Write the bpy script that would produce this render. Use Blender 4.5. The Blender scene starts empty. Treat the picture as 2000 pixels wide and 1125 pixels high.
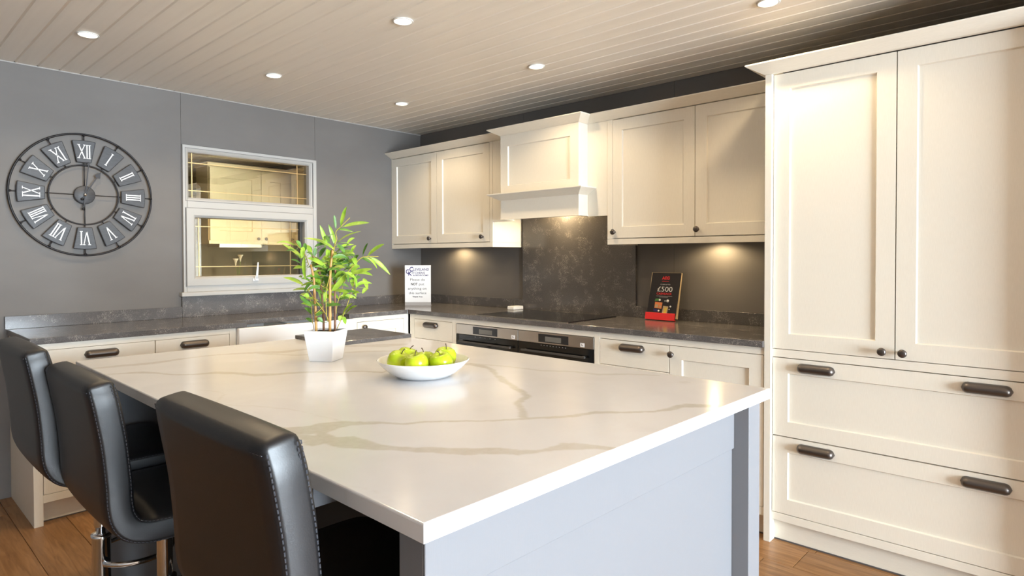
import bpy, bmesh, math, random
import numpy as np
from mathutils import Vector, Matrix

random.seed(7)
scene = bpy.context.scene
COL = scene.collection

# ------------------------------------------------------------------ camera, world, light, exposure
cam_data = bpy.data.cameras.new('camera')
cam_data.sensor_width = 36.0
cam_data.lens = 1220.70 * 36.0 / 2000.0
cam_data.shift_y = -(562.5 - 524.01) / 2000.0
cam_data.clip_start = 0.02
cam = bpy.data.objects.new('camera', cam_data)
COL.objects.link(cam)
_r = Vector((0.73285, 0.68038, -0.00248)).normalized()
_f = Vector((-0.68028, 0.73274, -0.01736)).normalized()
_u = _r.cross(_f).normalized()
_f = _u.cross(_r).normalized()
cam.matrix_world = Matrix(((_r.x, _u.x, -_f.x, 4.278), (_r.y, _u.y, -_f.y, -3.446), (_r.z, _u.z, -_f.z, 1.29), (0, 0, 0, 1)))
scene.camera = cam

SKY = 54.0            # daylight seen through the shop front
DOWN = 15.0          # watts of each ceiling downlight
UNDER = 6.0          # watts of each lamp below the wall units
EXPOSURE = 0.57
world = bpy.data.worlds.new('daylight')
scene.world = world
world.use_nodes = True
_bg = world.node_tree.nodes['Background']
_bg.inputs[0].default_value = (0.76, 0.89, 1.0, 1)
_bg.inputs[1].default_value = SKY
scene.view_settings.view_transform = 'Standard'
scene.view_settings.look = 'None'
scene.view_settings.gamma = 1.0
scene.view_settings.exposure = EXPOSURE
scene.view_settings.use_curve_mapping = False
scene.cycles.use_denoising = True
scene.cycles.max_bounces = 10
scene.cycles.diffuse_bounces = 6

ROOM_X, ROOM_Y, CEIL = 10.0, -6.2, 2.35
# light portal in the glazed shop front on the right
GLASS_R = (-3.70, -1.10, 0.06, 2.28)      # y0, y1, z0, z1 at x = ROOM_X
def portal(name, loc, rot, sx, sy):
    l = bpy.data.lights.new(name, 'AREA')
    l.shape = 'RECTANGLE'; l.size = sx; l.size_y = sy
    l.cycles.is_portal = True
    o = bpy.data.objects.new(name, l); COL.objects.link(o)
    o.location = loc; o.rotation_euler = rot
    return o
portal('shopfront_daylight', (ROOM_X + .04, (GLASS_R[0] + GLASS_R[1]) / 2, (GLASS_R[2] + GLASS_R[3]) / 2), (0, math.pi / 2, 0),
       GLASS_R[3] - GLASS_R[2], GLASS_R[1] - GLASS_R[0])

# ------------------------------------------------------------------ materials
def nodes(name):
    m = bpy.data.materials.new(name); m.use_nodes = True
    nt = m.node_tree
    return m, nt, nt.nodes['Principled BSDF']
def plain(name, col, rough=.5, metal=0.0, spec=.5, bump=0, bscale=200, stretch=None, coat=0):
    m, nt, b = nodes(name)
    b.inputs['Base Color'].default_value = (*col, 1)
    b.inputs['Roughness'].default_value = rough
    b.inputs['Metallic'].default_value = metal
    b.inputs['Specular IOR Level'].default_value = spec
    b.inputs['Coat Weight'].default_value = coat
    if bump:
        tc = nt.nodes.new('ShaderNodeTexCoord'); mp = nt.nodes.new('ShaderNodeMapping')
        if stretch: mp.inputs['Scale'].default_value = stretch
        n = nt.nodes.new('ShaderNodeTexNoise'); n.inputs['Scale'].default_value = bscale; n.inputs['Detail'].default_value = 3
        bp = nt.nodes.new('ShaderNodeBump'); bp.inputs['Strength'].default_value = bump; bp.inputs['Distance'].default_value = .002
        nt.links.new(tc.outputs['Object'], mp.inputs[0]); nt.links.new(mp.outputs[0], n.inputs['Vector'])
        nt.links.new(n.outputs['Fac'], bp.inputs['Height']); nt.links.new(bp.outputs[0], b.inputs['Normal'])
    return m
def noisy(name, c0, c1, scale, rough=.5, stretch=(1, 1, 1), detail=4, bump=0, lo=.35, hi=.65, spec=.5, coord='Object', dist=0):
    m, nt, b = nodes(name)
    tc = nt.nodes.new('ShaderNodeTexCoord'); mp = nt.nodes.new('ShaderNodeMapping'); mp.inputs['Scale'].default_value = stretch
    n = nt.nodes.new('ShaderNodeTexNoise'); n.inputs['Scale'].default_value = scale; n.inputs['Detail'].default_value = detail; n.inputs['Distortion'].default_value = dist
    r = nt.nodes.new('ShaderNodeValToRGB')
    r.color_ramp.elements[0].position = lo; r.color_ramp.elements[0].color = (*c0, 1)
    r.color_ramp.elements[1].position = hi; r.color_ramp.elements[1].color = (*c1, 1)
    nt.links.new(tc.outputs[coord], mp.inputs[0]); nt.links.new(mp.outputs[0], n.inputs['Vector'])
    nt.links.new(n.outputs['Fac'], r.inputs[0]); nt.links.new(r.outputs[0], b.inputs['Base Color'])
    b.inputs['Roughness'].default_value = rough; b.inputs['Specular IOR Level'].default_value = spec
    if bump:
        bp = nt.nodes.new('ShaderNodeBump'); bp.inputs['Strength'].default_value = bump; bp.inputs['Distance'].default_value = .002
        nt.links.new(n.outputs['Fac'], bp.inputs['Height']); nt.links.new(bp.outputs[0], b.inputs['Normal'])
    return m
def emit(name, col, s):
    m, nt, b = nodes(name)
    b.inputs['Base Color'].default_value = (*col, 1)
    b.inputs['Emission Color'].default_value = (*col, 1); b.inputs['Emission Strength'].default_value = s
    return m

M = {}
CREAM0, CREAM1 = (.785, .735, .635), (.82, .77, .67)
M['cream'] = noisy('cream_painted_wood', CREAM0, CREAM1, 60, .42, (14, 14, .6), 3, .10)       # grain runs up
M['cream_h'] = noisy('cream_painted_wood_cross', CREAM0, CREAM1, 60, .42, (.6, .6, 14), 3, .10)
M['gap'] = plain('shadow_gap', (.10, .085, .06), .9)
M['wall'] = noisy('grey_wall_paint', (.136, .123, .113), (.162, .148, .137), 1.6, .62, (1, 1, 2.2), 5, 0, .3, .7)
M['wall_far'] = plain('cream_far_wall', (.42, .385, .33), .7)
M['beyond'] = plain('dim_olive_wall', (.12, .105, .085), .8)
M['wall_end'] = plain('dim_far_wall', (.22, .21, .20), .7)
M['seam'] = plain('panel_joint', (.14, .135, .135), .8)
M['ceiling'] = noisy('pale_cladding_board', (.83, .765, .67), (.90, .835, .74), 3, .38, (.4, 6, 1), 4, 0, .3, .7)
M['ceiling_back'] = plain('cladding_groove', (.42, .38, .33), .8)
M['edge_trim'] = plain('grey_edge_trim', (.36, .34, .32), .5)
M['trim'] = plain('white_trim', (.75, .73, .69), .4)
M['upvc'] = plain('white_upvc', (.46, .445, .42), .28)
M['gasket'] = plain('dark_gasket', (.05, .045, .04), .6)
M['seal'] = plain('grey_seal', (.20, .19, .18), .6)
M['gold'] = plain('brass_lead', (.80, .60, .30), .3, 1)
M['void'] = plain('dark_void', (.03, .028, .026), .9)
M['chrome'] = plain('chrome', (.82, .82, .83), .08, 1)
M['steel'] = plain('brushed_steel', (.50, .46, .42), .32, 1, bump=.05, bscale=80, stretch=(.3, 1, 20))
M['pewter'] = plain('dark_pewter', (.125, .108, .098), .34, .85)
M['black_glass'] = plain('black_glass', (.006, .006, .006), .05, 0, .5)
M['display'] = plain('dark_display', (.02, .02, .022), .15)
M['screen'] = plain('display_screen', (.16, .155, .14), .2)
M['hob_glass'] = plain('hob_glass', (.008, .008, .009), .10, 0, .5)
M['white'] = plain('white_ceramic', (.82, .82, .82), .12)
M['pot'] = plain('white_pot', (.84, .85, .87), .3)
M['card'] = plain('white_card', (.84, .84, .85), .35)
M['clear_base'] = plain('grey_plastic', (.42, .40, .39), .25)
M['navy'] = plain('navy_ink', (.03, .025, .16), .6)
M['ink'] = plain('black_ink', (.02, .02, .022), .6)
M['red'] = plain('red_print', (.70, .02, .025), .4)
M['brochure'] = plain('black_print', (.018, .014, .014), .3)
M['orange'] = plain('orange_print', (.8, .25, .08), .5)
M['yellow'] = plain('yellow_print', (.75, .55, .08), .5)
M['green'] = plain('green_print', (.08, .25, .07), .5)
M['tan'] = plain('tan_print', (.55, .42, .25), .5)
M['whiteink'] = plain('white_print', (.8, .8, .8), .5)
M['greyink'] = plain('grey_print', (.35, .33, .33), .5)
M['clock'] = noisy('zinc_grey_metal', (.036, .036, .040), (.058, .058, .064), 40, .5, (1, 1, 8), 4)
M['clock_dark'] = plain('dark_iron', (.025, .023, .024), .45, .6)
M['numeral'] = plain('white_enamel', (.85, .85, .85), .4)
M['leather'] = plain('black_leatherette', (.006, .006, .0075), .42, 0, .68, bump=.06, bscale=420)
M['stitch'] = plain('grey_thread', (.06, .063, .075), .7)
M['island'] = plain('grey_painted_panel', (.222, .225, .24), .45, bump=.05, bscale=60, stretch=(14, 14, .6))
M['island_shade'] = plain('shaded_island_panel', (.012, .012, .012), .6)  # near-black colour carries the shade of the knee space under the island top
M['soil'] = noisy('dark_soil', (.006, .005, .005), (.03, .025, .02), 220, .95, bump=.6)
M['leaf0'] = noisy('bright_green_leaf', (.22, .40, .028), (.40, .56, .06), 30, .42, (1, 1, 1), 3, 0)
M['leaf1'] = noisy('deep_green_leaf', (.055, .15, .022), (.14, .29, .035), 30, .45, (1, 1, 1), 3, 0)
M['rib'] = plain('yellow_leaf_rib', (.42, .48, .06), .5)
M['cane0'] = noisy('bamboo_cane', (.42, .22, .06), (.58, .33, .10), 40, .5, (1, 1, .4), 3)
M['cane1'] = noisy('brown_cane', (.20, .09, .05), (.33, .17, .09), 40, .55, (1, 1, .4), 3)
M['cane2'] = plain('yellow_stem', (.52, .42, .06), .5)
M['apple'] = noisy('green_apple_skin', (.40, .55, .012), (.55, .64, .02), 14, .2, (1, 1, 1), 3, 0, .35, .65, .6)
M['stem'] = plain('apple_stem', (.07, .04, .02), .7)
M['lamp'] = emit('lamp_glow', (1.0, .88, .70), 4.5)
M['underlamp'] = emit('under_lamp_glow', (1.0, .82, .55), 3.0)
M['lever'] = plain('black_plastic', (.02, .02, .02), .4)
M['skirt'] = plain('plinth_seal', (.10, .09, .09), .5)

def quartz_dark():
    m, nt, b = nodes('dark_grey_quartz')
    tc = nt.nodes.new('ShaderNodeTexCoord')
    n1 = nt.nodes.new('ShaderNodeTexNoise'); n1.inputs['Scale'].default_value = 62; n1.inputs['Detail'].default_value = 2; n1.inputs['Distortion'].default_value = 2.2
    ab = nt.nodes.new('ShaderNodeMath'); ab.operation = 'SUBTRACT'; ab.inputs[1].default_value = .5
    ab2 = nt.nodes.new('ShaderNodeMath'); ab2.operation = 'ABSOLUTE'
    lt = nt.nodes.new('ShaderNodeMapRange'); lt.inputs['From Min'].default_value = .0; lt.inputs['From Max'].default_value = .020; lt.inputs['To Min'].default_value = 1; lt.inputs['To Max'].default_value = 0
    n2 = nt.nodes.new('ShaderNodeTexNoise'); n2.inputs['Scale'].default_value = 11; n2.inputs['Detail'].default_value = 5; n2.inputs['Roughness'].default_value = .7
    mr = nt.nodes.new('ShaderNodeMapRange'); mr.inputs['From Min'].default_value = .50; mr.inputs['From Max'].default_value = .58
    mu = nt.nodes.new('ShaderNodeMath'); mu.operation = 'MULTIPLY'
    n3 = nt.nodes.new('ShaderNodeTexNoise'); n3.inputs['Scale'].default_value = 260; n3.inputs['Detail'].default_value = 1
    rb = nt.nodes.new('ShaderNodeValToRGB')
    rb.color_ramp.elements[0].position = .35; rb.color_ramp.elements[0].color = (.085, .078, .077, 1)
    rb.color_ramp.elements[1].position = .7; rb.color_ramp.elements[1].color = (.125, .115, .113, 1)
    mx = nt.nodes.new('ShaderNodeMix'); mx.data_type = 'RGBA'
    mx.inputs['B'].default_value = (.55, .50, .44, 1)
    L = nt.links.new
    for n in (n1, n2, n3): L(tc.outputs['Object'], n.inputs['Vector'])
    L(n1.outputs['Fac'], ab.inputs[0]); L(ab.outputs[0], ab2.inputs[0]); L(ab2.outputs[0], lt.inputs['Value'])
    L(n2.outputs['Fac'], mr.inputs['Value']); L(lt.outputs[0], mu.inputs[0]); L(mr.outputs[0], mu.inputs[1])
    L(n3.outputs['Fac'], rb.inputs[0]); L(rb.outputs[0], mx.inputs['A']); L(mu.outputs[0], mx.inputs['Factor'])
    L(mx.outputs['Result'], b.inputs['Base Color'])
    b.inputs['Roughness'].default_value = .16
    return m
M['quartz'] = quartz_dark()

def marble():
    m, nt, b = nodes('white_veined_quartz')
    at = nt.nodes.new('ShaderNodeAttribute'); at.attribute_name = 'vein'
    tc = nt.nodes.new('ShaderNodeTexCoord')
    n = nt.nodes.new('ShaderNodeTexNoise'); n.inputs['Scale'].default_value = 5; n.inputs['Detail'].default_value = 6; n.inputs['Distortion'].default_value = .8
    rb = nt.nodes.new('ShaderNodeValToRGB')
    rb.color_ramp.elements[0].position = .3; rb.color_ramp.elements[0].color = (.72, .72, .735, 1)
    rb.color_ramp.elements[1].position = .7; rb.color_ramp.elements[1].color = (.77, .775, .79, 1)
    n2 = nt.nodes.new('ShaderNodeTexNoise'); n2.inputs['Scale'].default_value = 60; n2.inputs['Detail'].default_value = 5
    mr = nt.nodes.new('ShaderNodeMapRange'); mr.inputs['From Min'].default_value = .3; mr.inputs['From Max'].default_value = .7; mr.inputs['To Min'].default_value = .72; mr.inputs['To Max'].default_value = 1.0
    mu = nt.nodes.new('ShaderNodeMath'); mu.operation = 'MULTIPLY'
    mx = nt.nodes.new('ShaderNodeMix'); mx.data_type = 'RGBA'; mx.inputs['B'].default_value = (.58, .55, .495, 1)
    L = nt.links.new
    L(tc.outputs['Object'], n.inputs['Vector']); L(tc.outputs['Object'], n2.inputs['Vector'])
    L(n.outputs['Fac'], rb.inputs[0]); L(rb.outputs[0], mx.inputs['A']); L(n2.outputs['Fac'], mr.inputs['Value'])
    L(at.outputs['Fac'], mu.inputs[0]); L(mr.outputs[0], mu.inputs[1]); L(mu.outputs[0], mx.inputs['Factor'])
    L(mx.outputs['Result'], b.inputs['Base Color'])
    b.inputs['Roughness'].default_value = .17
    return m
M['marble'] = marble()

def floor_wood():
    m, nt, b = nodes('oak_plank')
    tc = nt.nodes.new('ShaderNodeTexCoord'); oi = nt.nodes.new('ShaderNodeObjectInfo')
    ad = nt.nodes.new('ShaderNodeVectorMath'); ad.operation = 'MULTIPLY_ADD'
    ad.inputs[1].default_value = (1, 1, 1)
    cb = nt.nodes.new('ShaderNodeCombineXYZ')
    m9 = nt.nodes.new('ShaderNodeMath'); m9.operation = 'MULTIPLY'; m9.inputs[1].default_value = 37
    mp = nt.nodes.new('ShaderNodeMapping'); mp.inputs['Scale'].default_value = (1.2, 14, 14)
    n = nt.nodes.new('ShaderNodeTexNoise'); n.inputs['Scale'].default_value = 3; n.inputs['Detail'].default_value = 8; n.inputs['Distortion'].default_value = 1.4
    rb = nt.nodes.new('ShaderNodeValToRGB')
    e = rb.color_ramp.elements
    e[0].position = .28; e[0].color = (.175, .078, .022, 1)
    e[1].position = .72; e[1].color = (.37, .195, .080, 1)
    k = e.new(.5); k.color = (.275, .135, .048, 1)
    hs = nt.nodes.new('ShaderNodeHueSaturation')
    mr = nt.nodes.new('ShaderNodeMapRange'); mr.inputs['To Min'].default_value = .88; mr.inputs['To Max'].default_value = 1.14
    bp = nt.nodes.new('ShaderNodeBump'); bp.inputs['Strength'].default_value = .12; bp.inputs['Distance'].default_value = .002
    L = nt.links.new
    L(oi.outputs['Random'], m9.inputs[0]); L(m9.outputs[0], cb.inputs[0]); L(m9.outputs[0], cb.inputs[1])
    L(tc.outputs['Object'], ad.inputs[0]); L(cb.outputs[0], ad.inputs[2]); L(ad.outputs[0], mp.inputs[0])
    L(mp.outputs[0], n.inputs['Vector']); L(n.outputs['Fac'], rb.inputs[0]); L(rb.outputs[0], hs.inputs['Color'])
    L(oi.outputs['Random'], mr.inputs['Value']); L(mr.outputs[0], hs.inputs['Value']); L(hs.outputs[0], b.inputs['Base Color'])
    L(n.outputs['Fac'], bp.inputs['Height']); L(bp.outputs[0], b.inputs['Normal'])
    b.inputs['Roughness'].default_value = .34
    return m
M['oak'] = floor_wood()

def coated_glass():
    # tinted double glazing: mostly see-through, with a faint mirror image
    m = bpy.data.materials.new('coated_window_glass'); m.use_nodes = True
    nt = m.node_tree; nt.nodes.clear()
    out = nt.nodes.new('ShaderNodeOutputMaterial')
    g = nt.nodes.new('ShaderNodeBsdfGlossy'); g.inputs['Roughness'].default_value = .004
    t = nt.nodes.new('ShaderNodeBsdfTransparent'); t.inputs['Color'].default_value = (.90, .82, .62, 1)
    mx = nt.nodes.new('ShaderNodeMixShader'); mx.inputs[0].default_value = .14
    nt.links.new(t.outputs[0], mx.inputs[1]); nt.links.new(g.outputs[0], mx.inputs[2]); nt.links.new(mx.outputs[0], out.inputs[0])
    return m
M['glass'] = coated_glass()
def clear_glass():
    m = bpy.data.materials.new('clear_shop_glass'); m.use_nodes = True
    nt = m.node_tree; nt.nodes.clear()
    out = nt.nodes.new('ShaderNodeOutputMaterial')
    g = nt.nodes.new('ShaderNodeBsdfGlossy'); g.inputs['Roughness'].default_value = .01
    t = nt.nodes.new('ShaderNodeBsdfTransparent')
    mx = nt.nodes.new('ShaderNodeMixShader'); mx.inputs[0].default_value = .06
    nt.links.new(t.outputs[0], mx.inputs[1]); nt.links.new(g.outputs[0], mx.inputs[2]); nt.links.new(mx.outputs[0], out.inputs[0])
    return m
M['shopglass'] = clear_glass()

# ------------------------------------------------------------------ mesh helpers
OFF = {}
def tag(o, label=None, cat=None, group=None, kind=None):
    if label: o['label'] = label
    if cat: o['category'] = cat
    if group: o['group'] = group
    if kind: o['kind'] = kind
    return o
def empty(name, loc, label, cat, group=None, rotz=0, mat=None):
    o = bpy.data.objects.new(name, None); o.empty_display_size = .05
    COL.objects.link(o)
    if mat is not None: o.matrix_world = mat
    else: o.location = loc; o.rotation_euler = (0, 0, rotz)
    OFF[o.name] = Vector(loc) if (not rotz and mat is None) else Vector((0, 0, 0))
    return tag(o, label, cat, group)
class MB:
    def __init__(s): s.v = []; s.f = []; s.sm = []
    def add(s, vs, fs, smooth=False):
        n = len(s.v); s.v += [tuple(p) for p in vs]
        s.f += [tuple(i + n for i in q) for q in fs]; s.sm += [smooth] * len(fs)
        return s
    def box(s, a, b):
        x0, x1 = sorted((a[0], b[0])); y0, y1 = sorted((a[1], b[1])); z0, z1 = sorted((a[2], b[2]))
        return s.add([(x0, y0, z0), (x1, y0, z0), (x1, y1, z0), (x0, y1, z0), (x0, y0, z1), (x1, y0, z1), (x1, y1, z1), (x0, y1, z1)],
                     [(0, 3, 2, 1), (4, 5, 6, 7), (0, 1, 5, 4), (1, 2, 6, 5), (2, 3, 7, 6), (3, 0, 4, 7)])
    def prism(s, poly, z0, z1):
        n = len(poly)
        return s.add([(p[0], p[1], z0) for p in poly] + [(p[0], p[1], z1) for p in poly],
                     [tuple(range(n))[::-1], tuple(range(n, 2 * n))] + [(i, (i + 1) % n, n + (i + 1) % n, n + i) for i in range(n)])
    def lathe(s, prof, seg=32, c=(0, 0, 0), smooth=True):
        vs, fs = [], []
        for r, z in prof:
            for k in range(seg):
                a = 2 * math.pi * k / seg
                vs.append((c[0] + r * math.cos(a), c[1] + r * math.sin(a), c[2] + z))
        for i in range(len(prof) - 1):
            for k in range(seg):
                fs.append((i * seg + k, i * seg + (k + 1) % seg, (i + 1) * seg + (k + 1) % seg, (i + 1) * seg + k))
        if prof[0][0] > 1e-5: fs.append(tuple(range(seg))[::-1])
        if prof[-1][0] > 1e-5: fs.append(tuple(range((len(prof) - 1) * seg, len(prof) * seg)))
        return s.add(vs, fs, smooth)
    def tube(s, pts, r, seg=8, closed=False, smooth=True):
        pts = [Vector(p) for p in pts]; n = len(pts); rs = r if isinstance(r, (list, tuple)) else [r] * n
        vs, fs = [], []; prev = None
        for i, p in enumerate(pts):
            if closed: t = (pts[(i + 1) % n] - pts[i - 1])
            else: t = pts[min(i + 1, n - 1)] - pts[max(i - 1, 0)]
            t.normalize()
            if prev is None:
                up = Vector((0, 0, 1)) if abs(t.z) < .9 else Vector((1, 0, 0))
                a = t.cross(up).normalized()
            else:
                a = (prev - t * prev.dot(t)).normalized()
            prev = a; b = t.cross(a)
            for k in range(seg):
                q = 2 * math.pi * k / seg
                vs.append(p + (a * math.cos(q) + b * math.sin(q)) * rs[i])
        m = n if closed else n - 1
        for i in range(m):
            j = (i + 1) % n
            for k in range(seg):
                fs.append((i * seg + k, i * seg + (k + 1) % seg, j * seg + (k + 1) % seg, j * seg + k))
        if not closed:
            fs.append(tuple(range(seg))[::-1]); fs.append(tuple(range((n - 1) * seg, n * seg)))
        return s.add(vs, fs, smooth)
    def xf(s, fn):
        s.v = [tuple(fn(p)) for p in s.v]; return s
def build(name, mb, mat, parent=None, bevel=0, label=None, cat=None, group=None, kind=None, origin=None, sub=0, seg=2, merge=False):
    off = OFF.get(parent.name, Vector((0, 0, 0))) if parent else (Vector(origin) if origin is not None else Vector((0, 0, 0)))
    me = bpy.data.meshes.new(name)
    me.from_pydata([(p[0] - off.x, p[1] - off.y, p[2] - off.z) for p in mb.v], [], mb.f)
    me.polygons.foreach_set('use_smooth', mb.sm)
    bm = bmesh.new(); bm.from_mesh(me)
    if merge: bmesh.ops.remove_doubles(bm, verts=bm.verts, dist=1e-5)
    bmesh.ops.recalc_face_normals(bm, faces=bm.faces)
    bm.to_mesh(me); bm.free()
    me.materials.append(M[mat] if isinstance(mat, str) else mat)
    o = bpy.data.objects.new(name, me); COL.objects.link(o)
    if parent: o.parent = parent
    else: o.location = off
    OFF[o.name] = off
    if bevel:
        bv = o.modifiers.new('bevel', 'BEVEL'); bv.width = bevel; bv.segments = seg; bv.limit_method = 'ANGLE'; bv.angle_limit = math.radians(40)
        bv.harden_normals = False
    if sub:
        sb = o.modifiers.new('sub', 'SUBSURF'); sb.levels = sub; sb.render_levels = sub
    return tag(o, label, cat, group, kind)
def BX(*bs):
    m = MB()
    for a, b in bs: m.box(a, b)
    return m
def copy_part(src, parent, name=None):
    c = src.copy(); COL.objects.link(c); c.parent = parent; OFF[c.name] = Vector((0, 0, 0))
    return c

# mapping from run coordinates (u along the wall, d out from the wall, z) to the room
def TB(p): return (p[0], -p[1], p[2])      # back run, wall at y = 0
def TL(p): return (p[1], p[0], p[2])       # left run, wall at x = 0

def frame_mb(u0, u1, z0, z1, d0, d1, w):
    """ring of stiles and rails with a small chamfer to the panel"""
    m = MB()
    ch = .004
    o = [(u0, z0), (u1, z0), (u1, z1), (u0, z1)]
    i = [(u0 + w, z0 + w), (u1 - w, z0 + w), (u1 - w, z1 - w), (u0 + w, z1 - w)]
    j = [(u0 + w + ch, z0 + w + ch), (u1 - w - ch, z0 + w + ch), (u1 - w - ch, z1 - w - ch), (u0 + w + ch, z1 - w - ch)]
    dp = d1 - .009
    vs = [(a, d1, b) for a, b in o] + [(a, d1, b) for a, b in i] + [(a, dp, b) for a, b in j] + [(a, d0, b) for a, b in o] + [(a, d0, b) for a, b in j]
    fs = []
    for k in range(4):
        n = (k + 1) % 4
        fs += [(k, n, 4 + n, 4 + k), (4 + k, 4 + n, 8 + n, 8 + k), (k, n, 12 + n, 12 + k), (8 + k, 8 + n, 16 + n, 16 + k), (12 + k, 12 + n, 16 + n, 16 + k)]
    return m.add(vs, fs)
def door(root, T, u0, u1, z0, z1, d, w=.066, name='door', label=None):
    g = .0015
    o = build(name, frame_mb(u0 + g, u1 - g, z0 + g, z1 - g, d - .020, d, w).xf(T), 'cream', root, label=label)
    build('panel', BX(((u0 + w - .002, d - .017, z0 + w - .002), (u1 - w + .002, d - .0085, z1 - w + .002))).xf(T), 'cream', o)
    return o
def slab(root, T, u0, u1, z0, z1, d, name='drawer'):
    g = .0015
    return build(name, BX(((u0 + g, d - .020, z0 + g), (u1 - g, d, z1 - g))).xf(T), 'cream_h', root, bevel=.0012)
KNOB = [(0.0065, 0), (.0075, .002), (.006, .004), (.0055, .014), (.009, .017), (.0145, .019), (.0165, .023), (.0160, .028), (.012, .0315), (.006, .033), (0, .0332)]
def knob(part, T, u, z, d):
    m = MB().lathe(KNOB, 24)
    m.xf(lambda p: T((u + p[0], d + p[2], z + p[1])))
    return build('knob', m, 'pewter', part, label='round dark bronze knob')
def cup(part, T, u, z, d, L=.152, h=.020, out=.027):
    """long rounded cup pull, open underneath"""
    m = MB(); vs, fs = [], []
    na, nu = 9, 25
    def shell(k):
        base = len(vs)
        for i in range(nu):
            t = -1 + 2 * i / (nu - 1)
            x = t * L / 2
            e = abs(x) - (L / 2 - h)
            s = math.sqrt(max(0, 1 - (e / h) ** 2)) if e > 0 else 1.0
            s = max(s, .05)
            for j in range(na):
                a = math.radians(90 - 150 * j / (na - 1))
                vs.append((u + x * (1 - .03 * k), d + max(.0006, math.cos(a)) * (out - .003 * k) * s * (1 if math.cos(a) > 0 else .0), z + math.sin(a) * (h - .0025 * k) * s))
        for i in range(nu - 1):
            for j in range(na - 1):
                fs.append((base + i * na + j, base + (i + 1) * na + j, base + (i + 1) * na + j + 1, base + i * na + j + 1))
    shell(0)
    m.add([T(p) for p in vs], fs, True)
    o = build('cup_handle', m, 'pewter', part, label='long dark pewter cup handle')
    sd = o.modifiers.new('shell', 'SOLIDIFY'); sd.thickness = .003; sd.offset = 0
    return o
def cornice(path, z0, prof, closed=False):
    """sweep a moulding profile (offset outwards, height) along a plan path; outside is on the right of travel"""
    m = MB(); n = len(path); vs, fs = [], []
    P = [Vector(p) for p in path]
    for i, p in enumerate(P):
        d0 = (P[i] - P[i - 1]).normalized() if i > 0 else (P[1] - P[0]).normalized()
        d1 = (P[i + 1] - P[i]).normalized() if i < n - 1 else d0
        n0 = Vector((d0.y, -d0.x)); n1 = Vector((d1.y, -d1.x))
        b = (n0 + n1); b = b / max(.2, (1 + n0.dot(n1)))
        for o, h in prof: vs.append((p.x + b.x * o, p.y + b.y * o, z0 + h))
    k = len(prof)
    for i in range(n - 1):
        for j in range(k):
            fs.append((i * k + j, (i + 1) * k + j, (i + 1) * k + (j + 1) % k, i * k + (j + 1) % k))
    fs.append(tuple(range(k))); fs.append(tuple(range((n - 1) * k, n * k))[::-1])
    return m.add(vs, fs)
CORN = [(-.018, 0), (.003, 0), (.010, .004), (.060, .032), (.067, .036), (.067, .042), (-.018, .042)]
def text_mesh(s, bold=0):
    c = bpy.data.curves.new('t', 'FONT'); c.body = s; c.size = 1; c.offset = bold; c.resolution_u = 3
    o = bpy.data.objects.new('t', c); COL.objects.link(o)
    bpy.context.view_layer.update()
    me = bpy.data.meshes.new_from_object(o.evaluated_get(bpy.context.evaluated_depsgraph_get()))
    bpy.data.objects.remove(o); bpy.data.curves.remove(c)
    v = [tuple(p.co) for p in me.vertices]; f = [tuple(p.vertices) for p in me.polygons]
    bpy.data.meshes.remove(me)
    return v, f
def lettering(name, s, u0, u1, v0, h, w, mat, parent, T=None, bold=0, n=.0):
    """flat lettering fitted between u0 and u1 with its capitals h tall, on the local plane w"""
    v, f = text_mesh(s, bold)
    x0 = min(p[0] for p in v); x1 = max(p[0] for p in v)
    ch = .70
    m = MB(); m.v = [(u0 + (p[0] - x0) / (x1 - x0) * (u1 - u0), v0 + p[1] / ch * h, w) for p in v]; m.f = f; m.sm = [False] * len(f)
    if T: m.xf(T)
    return build(name, m, mat, parent)

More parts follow.
